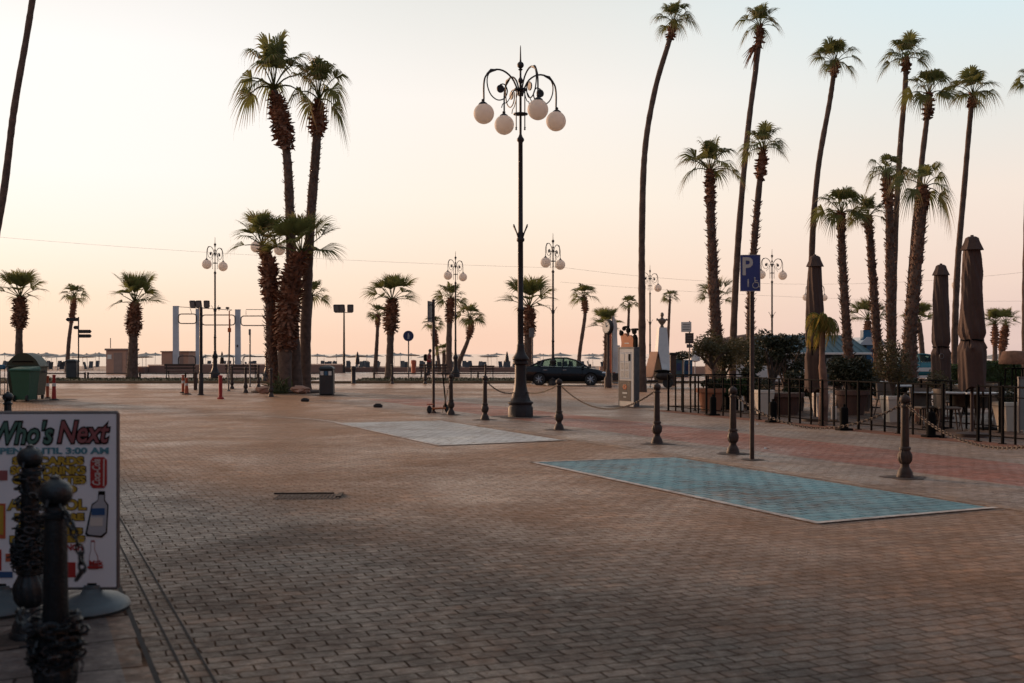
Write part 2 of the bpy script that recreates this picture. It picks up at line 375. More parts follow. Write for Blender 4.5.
# ---------------------------------------------------------------- camera
cd=bpy.data.cameras.new('camera'); cam=bpy.data.objects.new('camera',cd); COL.objects.link(cam)
cam.location=(0,0,CH); cam.rotation_euler=(PI/2,0,0)
cd.sensor_width=36; cd.lens=36*F/1024; cd.shift_y=(HY-341.5)/1024; cd.clip_end=30000; cd.clip_start=0.1
cd.dof.use_dof=True; cd.dof.focus_distance=27; cd.dof.aperture_fstop=3.0
scene.camera=cam
# ---------------------------------------------------------------- sky and sun
SAZ=R(-43); SEL=R(8)
w=bpy.data.worlds.new('World'); scene.world=w; w.use_nodes=True
nt=w.node_tree; nt.nodes.clear()
wo=N(nt,'ShaderNodeOutputWorld'); bg=N(nt,'ShaderNodeBackground'); nt.links.new(bg.outputs[0],wo.inputs[0])
tc=N(nt,'ShaderNodeTexCoord').outputs['Generated']
nrm=N(nt,'ShaderNodeVectorMath',operation='NORMALIZE'); nt.links.new(tc,nrm.inputs[0])
sp=N(nt,'ShaderNodeSeparateXYZ'); nt.links.new(nrm.outputs[0],sp.inputs[0])
z=mth(nt,'MAXIMUM',sp.outputs[2],0.0)
zz=mth(nt,'POWER',z,0.5)
def s2l(c): return tuple(((x/255)/12.92 if x<=10 else ((x/255+.055)/1.055)**2.4) for x in c)
def el(y): # pixel row -> sqrt(sin(elevation))
    return math.sqrt(max(0,math.sin(math.atan((HY-y)/F))))
left=ramp(nt,zz,[(0.0,s2l((253,214,184))),(el(335),s2l((253,218,190))),(el(300),s2l((254,229,205))),(el(250),s2l((255,243,229))),(el(180),s2l((255,250,245))),(el(60),s2l((255,252,249))),(0.72,s2l((206,200,194))),(1.0,s2l((140,148,160)))])
cen=ramp(nt,zz,[(0.0,s2l((250,207,182))),(el(335),s2l((251,212,188))),(el(280),s2l((254,226,202))),(el(200),s2l((255,242,226))),(el(100),s2l((253,245,237))),(el(10),s2l((234,233,228))),(0.75,s2l((168,170,174))),(1.0,s2l((140,148,160)))])
right=ramp(nt,zz,[(0.0,s2l((226,196,186))),(el(335),s2l((230,201,190))),(el(280),s2l((243,217,202))),(el(200),s2l((246,230,217))),(el(110),s2l((230,232,228))),(el(10),s2l((217,235,240))),(0.72,s2l((150,162,178))),(1.0,s2l((140,148,160)))])
back=ramp(nt,zz,[(0.0,s2l((136,132,142))),(0.3,s2l((126,142,164))),(0.75,s2l((126,142,166))),(1.0,s2l((140,150,163)))])
hl=mth(nt,'SQRT',mth(nt,'ADD',mth(nt,'MULTIPLY',sp.outputs[0],sp.outputs[0]),mth(nt,'ADD',mth(nt,'MULTIPLY',sp.outputs[1],sp.outputs[1]),1e-5)))
ax=mth(nt,'DIVIDE',sp.outputs[0],hl)
ay=mth(nt,'DIVIDE',sp.outputs[1],hl)
def mr(v,a,b_):
    n=N(nt,'ShaderNodeMapRange',interpolation_type='SMOOTHSTEP'); n.inputs[1].default_value=a; n.inputs[2].default_value=b_; nt.links.new(v,n.inputs[0]); return n.outputs[0]
c1=mixc(nt,mr(ax,-0.38,0.02),left,cen); c2=mixc(nt,mr(ax,-0.02,0.42),c1,right)
# facing away from the sun the dawn sky is dimmer and bluer
dotl=mth(nt,'ADD',mth(nt,'MULTIPLY',ax,math.sin(SAZ)),mth(nt,'MULTIPLY',ay,math.cos(SAZ)))
c3=mixc(nt,mr(dotl,0.30,-0.55),c2,back)
# soft bank of mist low over the right of the sea
nz=noise(nt,nrm.outputs[0],3.0,4)
c3=mixc(nt,mth(nt,'MULTIPLY',mth(nt,'MULTIPLY',mr(ax,0.30,0.42),mr(mth(nt,'ADD',z,mth(nt,'MULTIPLY',nz,0.03)),0.075,0.045)),0.35),c3,s2l((214,190,186)))
streak=N(nt,'ShaderNodeMapping'); streak.inputs['Scale'].default_value=(1.2,1.2,9.0); nt.links.new(nrm.outputs[0],streak.inputs[0])
sf_=ramp(nt,noise(nt,streak.outputs[0],2.2,5,0.6,0.5),[(0.42,(0,0,0)),(0.72,(1,1,1))])
c3=mixc(nt,mth(nt,'MULTIPLY',mth(nt,'MULTIPLY',sf_,mr(z,0.16,0.0)),0.30),c3,s2l((255,224,206)))
below=mr(sp.outputs[2],0.0,-0.02)
c3=mixc(nt,below,c3,(0.10,0.08,0.07))
sky=N(nt,'ShaderNodeTexSky',sky_type='NISHITA'); sky.sun_disc=False; sky.sun_elevation=SEL; sky.sun_rotation=SAZ; sky.dust_density=3.0
tot=mixc(nt,1.0,c3,mixc(nt,1.0,sky.outputs[0],(0.004,0.004,0.004),'MULTIPLY'),'ADD')
nt.links.new(tot,bg.inputs[0]); bg.inputs[1].default_value=1.0
sd=bpy.data.lights.new('sun','SUN'); sd.energy=3.8; sd.angle=R(10); sd.color=(1.0,0.60,0.36)
so=bpy.data.objects.new('sun',sd); COL.objects.link(so)
dirv=Vector((math.sin(SAZ)*math.cos(SEL),math.cos(SAZ)*math.cos(SEL),math.sin(SEL)))
so.rotation_euler=dirv.to_track_quat('Z','Y').to_euler(); so.location=(-30,30,20)
scene.view_settings.view_transform='Standard'; scene.view_settings.look='None'; scene.view_settings.exposure=0; scene.view_settings.gamma=1
scene.cycles.max_bounces=6; scene.cycles.transparent_max_bounces=8; scene.cycles.use_denoising=True
# ---------------------------------------------------------------- ground sheets
struct('seabed',MB().sheet([(-9000,100),(9000,100),(9000,20000),(-9000,20000)],-3.0),'sand')
struct('sea',MB().sheet([(-9000,150),(9000,150),(9000,20000),(-9000,20000)],-0.9),'sea')
b_=MB(); b_.add([(-260,97.8,-0.03),(260,97.8,-0.03),(260,150,-0.03),(-260,150,-0.03),(260,178,-1.4),(-260,178,-1.4)],[(0,1,2,3),(3,2,4,5)]); struct('beach',b_,'sand')
struct('plaza_paving',MB().sheet([(-90,-40),(110,-40),(110,60.6),(-90,60.6)],0),'pav_dark')
struct('road',MB().sheet([(-90,51.1),(110,51.1),(110,60.5),(-90,60.5)],0.004),'pav_road')
j=MB(); j.sheet([(-90,51.0),(14,51.0),(14,51.22),(-90,51.22)],0.008);
struct('road_channel',j,'joint')
def strip(s0,s1,t0,t1): return [st(s0,t0),st(s1,t0),st(s1,t1),st(s0,t1)]
struct('left_pavement',MB().sheet(strip(-30,14,-9,0.44),0.004),'pav_slab')
struct('pavement_edging',MB().sheet(strip(-30,14,0.44,0.565),0.004),'pav_edge')
j=MB()
for a,c in ((0.565,0.592),(0.705,0.717),(0.822,0.834)): j.sheet(strip(-30,14,a,c),0.005)
struct('paving_joint',j,'joint')
E=-38
struct('kerb_strip',MB().sheet(strip(E,14,9.03,9.28),0.004),'pav_kerb')
struct('pavement_beige_band',MB().sheet(strip(E,14,9.28,10.72),0.004),'pav_beige')
struct('pavement_red_band',MB().sheet(strip(E,14,10.72,12.9),0.004),'pav_red')
fa=Vector((4.27,31.3)); fb=Vector((8.4,19.8)); fd=(fb-fa).normalized(); fn=Vector((-fd.y,fd.x))  # fn points right/far
if fn.x<0: fn=-fn
fend=fa+fd*24; f0=fa-fd*0.3
s12=(E,12.9)
struct('pavement_outer_band',MB().sheet([st(E,12.9),st(14,12.9),tuple(fend-fn*0.42),tuple(f0-fn*0.42),st(E,17.5)],0.004),'pav_beige')
struct('earth_strip',MB().sheet([tuple(f0-fn*0.42),tuple(fend-fn*0.42),tuple(fend+fn*0.14),tuple(f0+fn*0.14)],0.006),'earth')
struct('cafe_floor',MB().sheet([tuple(f0+fn*0.14),tuple(fend+fn*0.14),tuple(fend+fn*16),tuple(f0+fn*12)],0.006),'pav_cafe')
# parking bays
def inset(p,k):
    c=Vector((sum(q[0] for q in p)/len(p),sum(q[1] for q in p)/len(p)))
    return [tuple(c+(Vector(q)-c)*k) for q in p]
bay2=[st(-15.0,6.68),st(-8.6,6.68),st(-8.75,8.95),st(-14.9,8.95)]
struct('blue_parking_bay',MB().sheet(bay2,0.005),'bay_blue')
bay1=[st(-25.2,6.45),st(-18.35,6.45),st(-18.6,8.9),st(-25.2,8.9)]
struct('faded_parking_bay',MB().sheet(bay1,0.005),'bay_pale')
j=MB()
for p in (bay2,bay1):
    q=[Vector(x) for x in p]
    for a,b2 in ((0,1),(1,2),(3,0)):
        d=(q[b2]-q[a]).normalized(); n=Vector((-d.y,d.x))*0.042
        j.sheet([tuple(q[a]-n-d*.05),tuple(q[b2]-n+d*.05),tuple(q[b2]+n+d*.05),tuple(q[a]+n-d*.05)],0.009+0.001*(a==1))
struct('bay_line_marking',j,'line')
j=MB(); pts=[]
for k in range(14):
    x=k/13; p=st(-25.2-3.4*x,6.45+0.15*x-1.2*x*x); pts.append(p)
for k in range(13):
    a=Vector(pts[k]); c=Vector(pts[k+1]); j.sheet([tuple(a),tuple(c),tuple(c+Vector((0.05,0.11))),tuple(a+Vector((0.05,0.11)))],0.0065)
struct('curved_line_marking',j,'line')
# manhole frame with cover grate
gxp,gyp=gx(308,12.45),12.45
gr=thing('drain_grate','worn ribbed iron drain cover with dark frame set in the brown paving','drain cover',(gxp,gyp,0),math.atan2(V.y,V.x)-0.35)
a=MB(); 
for sx,sy,dx,dy in ((-.08,.30,.66,.03),(.33,.12,.05,.32)): a.box((sx,sy,0.008),(dx,dy,0.014))
a.build('frame','joint',gr)
a=MB()
for k in range(17): a.box((-.34+k*.042,0.03,0.005),(0.014,.42,0.004))
a.build('ribbed_cover','bark',gr)
# verge, kerbs, promenade
def gxs(p0,p1,d0,d1): return [(gx(p0,d0),d0),(gx(p1,d0),d0),(gx(p1,d1),d1),(gx(p0,d1),d1)]
kb=MB(); kb.box((10,60.75,0.06),(200,0.28,0.12)); struct('far_kerb',kb,'kerbstone')
struct('promenade',MB().sheet([(-90,60.9),(110,60.9),(110,97.8),(-90,97.8)],0.115),'pav_prom')
v=MB()
for x0,x1 in ((-90,gx(322,66)),(gx(364,66),gx(534,66))): v.slab([(x0,61.0),(x1,61.0),(x1,66.6),(x0,66.6)],0.09,0.15)
struct('grass_verge',v,'grass')
def grass_tufts():
    m=MB(); r=random.Random(3)
    for k in range(5200):
        x=r.uniform(-34,gx(534,64)); y=r.uniform(61.1,66.5)
        if gx(322,66)<x<gx(364,66): continue
        h=r.uniform(.04,.13); a=r.uniform(0,PI); dx,dy=math.cos(a)*.03,math.sin(a)*.03; lx,ly=r.uniform(-.05,.05),r.uniform(-.05,.05)
        m.add([(x-dx,y-dy,.14),(x+dx,y+dy,.14),(x+lx,y+ly,.14+h)],[(0,1,2)])
    tag(m.build('grass','grass'),'tufts of short dry green grass along the verge beyond the road','grass',kind='stuff')
grass_tufts()
# raised terrace with steps and low sea wall
te=MB(); te.slab([(gx(196,88),88),(gx(345,88),88),(gx(345,97.8),97.8),(gx(196,97.8),97.8)],0.12,0.72)
te.slab([(gx(146,88),88.6),(gx(195.8,88),88.6),(gx(195.8,97),97.4),(gx(146,97),97.4)],0.12,0.66)
for k,(a,c,h) in enumerate(((118,130,.30),(130,138,.42),(138,145.5,.56))): te.slab([(gx(a,88),87.6+.1*k),(gx(c,88),87.6+.1*k),(gx(c,88),92),(gx(a,88),92)],0.12,h)
tag(te.build('terrace_wall','terrace'),'low brown terrace wall with steps behind the benches on the left','low wall')
sw=MB(); sw.slab([(gx(345.3,92),92),(gx(526,92),92),(gx(526,92),92.4),(gx(345.3,92),92.4)],0.12,0.48)
tag(sw.build('sea_wall','terrace'),'low brown wall between promenade and sand, right of the floodlight mast','low wall')
sw=MB(); sw.slab([(gx(600,84),84),(gx(750,84),84),(gx(750,84),84.5),(gx(600,84),84.5)],0.12,0.62)
tag(sw.build('boundary_wall','hut'),'low pale brown wall behind the bust monument','low wall')
# buildings added outside the frame, left, right and behind, to shade the foreground
def block(label,x0,x1,y0,y1,h,wallm,faces):
    T=thing('added_building',label,'building',((x0+x1)/2,(y0+y1)/2,0)); X,Y=(x1-x0)/2,(y1-y0)/2
    m=MB(); m.box((0,0,h/2),(2*X,2*Y,h)); wl=m.build('wall',wallm,T)
    m=MB(); m.box((0,0,h+.15),(2*X+.5,2*Y+.5,.3)); m.build('roof',wallm,T)
    for f in faces:
        L=Y if f=='E' else X; n=int(2*L/3.2)
        for k in range(n):
            c=-L+(k+.5)*2*L/n
            for fl in range(int(h/3.1)):
                z=1.5+fl*3.1
                p,d=((X+.03,c,z),(.06,1.5,1.8)) if f=='E' else ((c,Y+.03,z),(1.5,.06,1.8))
                m=MB(); m.box(p,d); wf=m.build('window','tealwall',wl); m=MB(); m.box((p[0],p[1],p[2]-.98),(d[0]+.12,d[1]+.12,.08)); m.build('sill','cream',wf)
    return T
block('cream building added outside the frame at the left to shade the foreground',-26,-10.8,-26,21,11,'hut','E')
block('low building added outside the frame at the right to shade the foreground',10.5,22,-26,8,10,'hut','N')
block('tall building added behind the viewpoint to shade the foreground',-8,16,-50,-38,10,'hut','N')
# ---------------------------------------------------------------- palms
def fan_crown(seed,nleaf=34,e0=80,e1=-20,droop=0.5,pet=0.5,blade=0.55,nseg=20,sagk=0.35,spread=112):
    r=random.Random(seed); m=MB()
    for i in range(nleaf):
        fr=(i+0.5)/nleaf; el_=R(e0+(e1-e0)*fr**0.9+r.uniform(-8,8)); az=i*2.39996+r.uniform(-.25,.25)
        pl=pet*r.uniform(.8,1.1)*(0.5+0.55*math.sin(min(1,fr*1.8)*PI/2)); pts=[]; p=Vector((0,0,0)); e=el_
        for k in range(5):
            pts.append(p.copy()); d=Vector((math.cos(az)*math.cos(e),math.sin(az)*math.cos(e),math.sin(e))); p=p+d*pl/4; e-=sagk*0.25*(1+fr)*max(.2,math.cos(e))
        m.cur=0; m.tube(pts,[.022,.016,.013,.012,.010],3,False)
        f=d; side=Vector((-math.sin(az),math.cos(az),0)); tw=r.uniform(-.5,.5)
        side=(side*math.cos(tw)+f.cross(side)*math.sin(tw)).normalized(); up=side.cross(f).normalized()
        if up.z<0: up=-up
        o=pts[-1]; bl=blade*r.uniform(.8,1.12); dth=R(spread)*2/nseg; dr=droop*r.uniform(.7,1.4)
        for s_ in range(nseg):
            th=-R(spread)+dth*(s_+.5)+r.uniform(-.03,.03)
            L=bl*(0.62+0.38*math.cos(th*.75))*r.uniform(.88,1.08)
            cup=0.28*abs(math.sin(th))
            dd=(f*math.cos(th)+side*math.sin(th)+up*cup).normalized()
            wd=up.cross(dd).normalized()
            def P(q):
                a=dd*(L*q); return o+a+Vector((0,0,-dr*L*(max(0,q-.35))**1.7*1.5))
            w5=L*.52*math.tan(dth/2)*1.05
            a0=P(.02);a1=P(.5);a2=P(.75);a3=P(1.0)
            if a3.z>a2.z-.0 and dr>.3: a3=a3+Vector((0,0,-.03))
            m.cur=0
            m.add([a0-wd*.004,a0+wd*.004,a1+wd*w5,a1-wd*w5],[(0,1,2,3)])
            m.add([a1-wd*w5,a1+wd*w5,a2+wd*w5*.5,a2-wd*w5*.5],[(0,1,2,3)])
            m.cur=1
            m.add([a2-wd*w5*.5,a2+wd*w5*.5,a3+wd*.0012,a3-wd*.0012],[(0,1,2,3)])
            if r.random()<.35 and dr>.25:   # hanging thread
                m.add([a3-wd*.0018,a3+wd*.0018,a3+Vector((r.uniform(-.02,.02),r.uniform(-.02,.02),-r.uniform(.08,.24)))],[(0,1,2)])
    return m
CROWN={}
for kind,kw in {'tall':dict(nleaf=17,e0=88,e1=16,droop=.62,pet=.52,blade=.56,sagk=.45,spread=88),
                'spiky':dict(nleaf=18,e0=86,e1=10,droop=.32,pet=.48,blade=.62,sagk=.15,spread=68),
                'sparse':dict(nleaf=12,e0=84,e1=8,droop=1.0,pet=.55,blade=.56,sagk=.5,spread=85),
                'far':dict(nleaf=20,e0=84,e1=0,droop=.5,pet=.48,blade=.58,nseg=11,sagk=.25,spread=75)}.items():
    CROWN[kind]=[]
    for v_ in range(3):
        o=fan_crown(hash((kind=='tall',kind=='spiky',kind=='far'))%100+v_*17+len(kind),**kw).build('crown',['frond','frondtip'])
        CROWN[kind].append(o.data); bpy.data.objects.remove(o)
def flap(m,p,out,up,L,wd,tilt):
    side=out.cross(up).normalized(); d=(out*math.cos(tilt)+up*math.sin(tilt))
    tip=p+d*L; mid=p+d*L*.5+out*L*.08
    th=up*(wd*.3)
    m.add([p-side*wd/2,p+side*wd/2,mid+side*wd*.42,mid-side*wd*.42,tip+side*wd*.3,tip-side*wd*.3,p-th*1.2,mid-th,tip-th*.3],
          [(0,1,2,3),(3,2,4,5),(0,3,7,6),(1,6,7,2),(3,5,8,7),(2,7,8,4),(4,8,5)])
PALMS=[]
def palm(label,D,pts,wb,wt,cr,kind='tall',zs=1.35,skirt=None,shag=None,base=0.0,var=0,group=None,depth=0.0,cz=None,bootL=.16,flare=1.35,name='palm_tree',extra=None):
    """pts: (px,py) from the foot up to the crown's heart, at distance D"""
    r=random.Random(int(D*10)+int(pts[0][0]))
    P=[Vector((gx(x,D),D+depth*i/len(pts),gz(y,D))) for i,(x,y) in enumerate(pts)]
    P[0].z=base
    root=Vector((P[0].x,P[0].y,base)); P=[p-root for p in P]
    path=smoothpath(P,14); n=len(path); H=path[-1].z
    kx=D/F; rb=wb*kx/2*.82; rt=wt*kx/2*.82
    rad=[]
    for p in path:
        q=p.z/H; rr=rb+(rt-rb)*q
        rr*=1+(flare-1)*math.exp(-p.z/0.5)
        rad.append(rr*r.uniform(.93,1.06))
    rad[-1]*=.6
    T=thing(name,label,'palm tree',tuple(root),0,group or 'palm trees around the square')
    m=MB(); m.tube(path,rad,12)
    def at(z):
        for i in range(n-1):
            if path[i].z<=z<=path[i+1].z or i==n-2:
                t=(z-path[i].z)/max(1e-6,path[i+1].z-path[i].z); t=min(1,max(0,t))
                return path[i].lerp(path[i+1],t), rad[i]*(1-t)+rad[i+1]*t,(path[i+1]-path[i]).normalized()
    # ring scars
    m.build('trunk','trunk_brown',T,True)
    if shag:
        z0=max(.1,gz(shag[0],D)-base); z1=gz(shag[1],D)-base; b=MB(); zc=z0
        sec=[(p,q*.97) for p,q in zip(path,rad) if z0<=p.z<=z1]
        if len(sec)>2: b.tube([p for p,_ in sec],[q for _,q in sec],9)
        dens=shag[2] if len(shag)>2 else 1.0
        while zc<z1:
            c,rr,ax_=at(zc)
            ncirc=max(5,int(2*PI*rr/0.10*dens))
            for k in range(ncirc):
                a=2*PI*k/ncirc+r.uniform(-.3,.3)+zc*7; o=Vector((math.cos(a),math.sin(a),0))
                flap(b,c+o*rr*.88+Vector((0,0,r.uniform(-.06,.06))),o,Vector((0,0,1)),bootL*.8*r.uniform(.4,1.4),.085*r.uniform(.7,1.3),R(r.uniform(25,80)))
            zc+=.11*r.uniform(.8,1.2)
        b.build('leaf_bases','boot',T)
    if skirt:
        z0=gz(skirt[0],D)-base; z1=gz(skirt[1],D)-base; b=MB(); Rk=skirt[2]*kx/2; c,rr,_=at(z0)
        nl=max(5,int((z1-z0)/.13)); 
        for q in range(nl):
            f=q/(nl-1); zc=z0+(z1-z0)*f; c,rr,_=at(min(zc,H)); prof=math.sin(PI*min(1,max(0.0,(1-f)*.93+.07)))**.55
            RR=max(rr*1.02,rr+(Rk-rr)*prof*(1.0-.55*f)*1.1)
            nn=max(8,int(2*PI*RR/.13))
            for k in range(nn):
                a=2*PI*k/nn+r.uniform(-.3,.3)+q*2.1; o=Vector((math.cos(a),math.sin(a),0))
                tl=R(r.uniform(-60,15) if f<.5 else r.uniform(-20,60))
                flap(b,c+o*(RR*.72)+Vector((0,0,r.uniform(-.05,.05))),o,Vector((0,0,1)),max(.12,Rk*.42)*r.uniform(.6,1.25),.18*r.uniform(.6,1.3),tl)
        core=[]
        for q in range(9):
            f=q/8; zc=z0+(z1-z0)*f; c,rr,_=at(min(zc,H)); prof=math.sin(PI*((1-f)*.93+.07))**.55; core.append((c,max(rr*1.0,rr+(Rk*.72-rr)*prof*(1-.55*f))))
        b.tube([c for c,_ in core],[x for _,x in core],10)
        b.build('dead_leaf_skirt','skirt',T)
    cobj=bpy.data.objects.new('crown',CROWN[kind][var%3]); COL.objects.link(cobj); cobj.parent=T
    cobj.location=path[-1]+Vector((0,0,cz if cz is not None else 0)); s=cr*kx*1.2; cobj.scale=(s,s,s*zs); cobj.rotation_euler=(0,0,r.uniform(0,6.28))
    if extra:
        for (ex,ey,es,ekind) in extra:
            e=bpy.data.objects.new('crown',CROWN[ekind][1]); COL.objects.link(e); e.parent=T; e.location=(gx(ex,D)-root.x,0,gz(ey,D)-base); e.scale=(es*kx,)*3
    return T
VB=.15
palm('tall leaning bare palm trunk at the far left edge, its crown above the frame',45,[(-26,385),(-8,260),(4,190),(14,110),(26,40),(34,-10),(42,-60)],10,7,26,'tall',var=1)
palm('short shaggy palm rising behind the green wheeled container',66,[(19,378),(19,340),(20,315),(20,298)],10,7,25,'spiky',1.35,(328,296,18),base=VB)
palm('thin small palm beside the fingerpost and the dark litter bin',90,[(67,374),(69,340),(73,310),(74,296)],5,4,13,'far',1.35,(322,296,8),base=.12,var=1)
palm('stout palm with a shaggy collar beside the beige beach hut',67,[(132,379),(133,350),(134,320),(135,303)],12,9,27,'spiky',1.35,(334,303,18),base=VB,var=2,shag=(378,335,.5))
palm('tall palm of the clump at the plaza edge, left of its two high crowns',47,[(297,392),(293,320),(291,250),(288,170),(283,130),(274,90)],15,9,40,'tall',1.75,(148,96,25),(300,150,.35),var=0,flare=1.2)
palm('tall palm of the clump at the plaza edge, right of its two high crowns',47.8,[(305,392),(306,320),(310,230),(316,150),(319,100)],14,10,30,'tall',1.9,(134,104,21),(240,136,.35),var=2,flare=1.2)
palm('leaning shaggy short palm on the left side of the palm clump',46.4,[(276,392),(272,350),(270,300),(268,262),(262,246)],14,10,31,'spiky',1.35,(300,250,22),(388,262,1.3),var=0,bootL=.24)
palm('fat short palm in the middle of the clump, shaggy above a smooth foot',45.9,[(285,393),(285,350),(288,310),(293,275),(301,254)],17,17,38,'spiky',1.35,(348,252,29),(350,270,1.4),var=1,bootL=.26,flare=1.1)
palm('small palm far behind the clump, its crown showing right of the trunks',90,[(306,374),(308,340),(312,296)],5,4,17,'far',base=.12,var=2)
palm('thin small palm close left of a stout palm, beyond the litter bin',92,[(375,373),(377,340),(378,315)],5,4,12,'far',1.35,(326,309,7),base=.12)
palm('stout palm with an onion shaped collar near the round blue sign',66.5,[(389,380),(390,350),(391,320),(392,300)],9,8,24,'spiky',1.35,(332,297,18),base=VB,var=1)
palm('thin palm just right of the edge-on sign pole',92,[(440,373),(437,350),(433,325)],4,3,11,'far',1.35,(345,326,8),base=.12,var=1)
palm('straight palm with a full collar behind the two-globe lamp and bench',80,[(449,374),(449,340),(450,312),(451,299)],8,6,16,'far',1.35,(322,296,11),base=.12,var=2)
palm('tiny young palm between two palms behind the left of the two slatted benches',88,[(444,374),(444,362),(444,352)],5,4,9,'far',base=.12)
palm('small palm with a curved leaning trunk between bench and main lamp',86,[(456,376),(460,360),(468,340),(471,325),(470,318)],6,4,16,'far',1.35,(338,320,9),base=.12,var=1)
palm('stout bushy palm partly behind the main lamp post',66,[(527,379),(528,350),(529,325),(529,308)],12,9,28,'spiky',1.35,(335,306,16),base=VB,var=0,shag=(375,335,.6))
palm('slender palm with curved trunk rising behind the dark sedan',88,[(578,376),(580,350),(585,315),(584,297)],5,4,14,'far',1.35,(312,296,9),base=.12,var=1)
palm('short bushy palm standing right behind the street clock',64,[(606,383),(607,355),(607,328)],8,7,18,'spiky',base=.12,var=2,shag=(380,330,1))
palm('small distant palm above the kiosk topper',95,[(628,372),(628,340),(629,305)],4,3,10,'far',base=.12)
palm('small distant thin palm left of the obelisk monument lamp',100,[(667,372),(668,340),(670,298)],4,3,9,'far',base=.12,var=1)
palm('tall slim palm curving to the right above the information kiosk',47,[(642,392),(642,330),(642,230),(645,150),(655,90),(668,45),(674,24)],9.5,6,23,'tall',1.35,(38,24,10),var=1)
palm('tall slim leaning palm whose head has a dangling dead leaf, above the blue parking sign',43,[(732,392),(734,320),(739,230),(748,130),(757,60),(760,28)],9,6,22,'tall',1.35,(46,28,10),var=2)
palm('mid height shaggy palm left of the blue parking sign',39,[(718,395),(717,350),(714,290),(711,220),(710,172)],15,9,32,'tall',1.35,(200,172,12),(390,175,1.3),var=0)
palm('shaggy palm directly behind the blue parking sign',41,[(750,395),(750,350),(751,290),(757,210),(763,150)],10,7,24,'tall',1.35,(178,150,13),(330,200,1.0),var=1)
palm('short palm with full crown hidden behind the trunk left of the parking sign',70,[(716,382),(716,340),(716,300)],8,6,20,'spiky',base=.12,var=2)
palm('tall slim palm rising behind the leftmost folded parasol',42,[(814,395),(812,330),(812,250),(818,170),(830,100),(835,64)],9,6,24,'tall',1.35,(74,62,10),var=0)
palm('tall straight palm, highest crown of the right hand row',41,[(893,395),(893,330),(895,240),(900,150),(905,90),(906,60)],9,6,24,'tall',1.35,(70,60,9),var=1)
palm('tall palm with two tiered crown just right of the highest one',40,[(905,395),(908,330),(914,240),(922,160),(928,110),(929,95)],10,6,25,'tall',1.35,(118,95,12),var=2)
palm('shaggy palm with curved trunk and half crown left of the highest palm',38,[(893,398),(891,330),(890,260),(889,205),(886,174)],12,9,22,'sparse',1.35,(205,174,13),(395,180,1.0),var=0)
palm('thick shaggy palm with one long frond reaching right',35,[(909,398),(910,340),(915,280),(920,230),(924,188)],19,10,28,'sparse',1.35,(205,188,14),(395,190,1.4),var=1)
palm('tall slim bare palm between the two right hand folded parasols',42,[(955,398),(955,330),(958,260),(964,190),(970,120),(973,96)],8.5,6,26,'tall',1.35,(106,95,10),var=0)
palm('palm cut by the right edge of the frame, its fronds just entering',36,[(1026,400),(1026,300),(1028,200),(1031,120),(1033,84)],10,8,19,'tall',var=2)
palm('shaggy palm with wide crown just right of the leftmost folded parasol',40,[(852,395),(848,350),(844,290),(842,250),(841,214)],12,8,26,'tall',1.35,(228,212,10),(392,214,1.2),var=2)
palm('shaggy leaning palm second to the right of the leftmost folded parasol',41,[(880,395),(877,340),(873,280),(870,240),(868,218)],11,8,22,'tall',1.35,(230,216,10),(392,218,1.2),var=0)
palm('short distant palm between two shaggy trunks behind the tall airy shrub',70,[(867,382),(867,355),(868,320)],9,7,20,'spiky',1.35,(350,322,10),base=.12,var=1)
palm('short distant palm half hidden by the thick shaggy palm',72,[(922,382),(922,350),(919,322)],7,6,17,'spiky',base=.12,var=2)
palm('left of two small twin palms behind the hedge at the right',70,[(995,381),(995,350),(995,325)],6,5,15,'spiky',1.35,(345,325,9),base=.12,var=0)
palm('right of two small twin palms behind the hedge at the right',72,[(1002,381),(1002,350),(1006,324)],8,6,15,'spiky',1.35,(350,325,11),base=.12,var=1)
# a dangling dead leaf
m=MB(); r=random.Random(5); pl=[o for o in bpy.data.objects if o.get('label','').startswith('tall slim leaning palm whose')][0]
for k in range(26):
    a=Vector((gx(755,43)+r.uniform(-.08,.1),43,gz(45,43))); e=Vector((gx(750,43)+r.uniform(-.3,.15),43+r.uniform(-.2,.2),gz(r.uniform(55,70),43)))
    m.tube([a-Vector(pl.location),(a+e)/2-Vector(pl.location)+Vector((.05,0,.1)),e-Vector(pl.location)],[.02,.025,.005],3)
m.build('dead_leaf','skirt',pl)
# plants and litter at the clump's foot
m=MB()
for k in range(60):
    x=gx(281+r.gauss(0,5),45); y=45+r.uniform(-.4,.3); h=r.uniform(.2,1.0)*math.exp(-abs(r.gauss(0,.8))); lx=r.uniform(-.5,.5)
    m.tube([(x,y,0),(x+lx*.4,y,h*.8),(x+lx,y-.1,h)],[.012,.03,.004],4)
tag(m.build('palm_shoots','shoot'),'yellow green shoots sprouting at the foot of the palm clump','shoots')
m=MB(); m.lathe([(1.55,0),(1.58,.05),(1.45,.10),(.3,.13)],(gx(290,46.3),46.3,0),28,sy=.5)
struct('palm_bed_soil',m,'bark')
for k,(px,w_) in enumerate(((297,.32),(262,.3),(303,.24))):
    m=MB(); rr=random.Random(k); prof=[]
    m.sph((0,0,w_*.45),(w_,w_*.7,w_*.5),9,6); m.v=[(a+rr.uniform(-.06,.06),b+rr.uniform(-.06,.06),c+rr.uniform(-.04,.04)) for a,b,c in m.v]
    tag(m.build('stone','hut',loc=(gx(px,44.6),44.9,.02)),['pale stone at the right foot of the palm clump','brown stone at the left foot of the palm clump','small stone at the far right foot of the palm clump'][k],'stone')
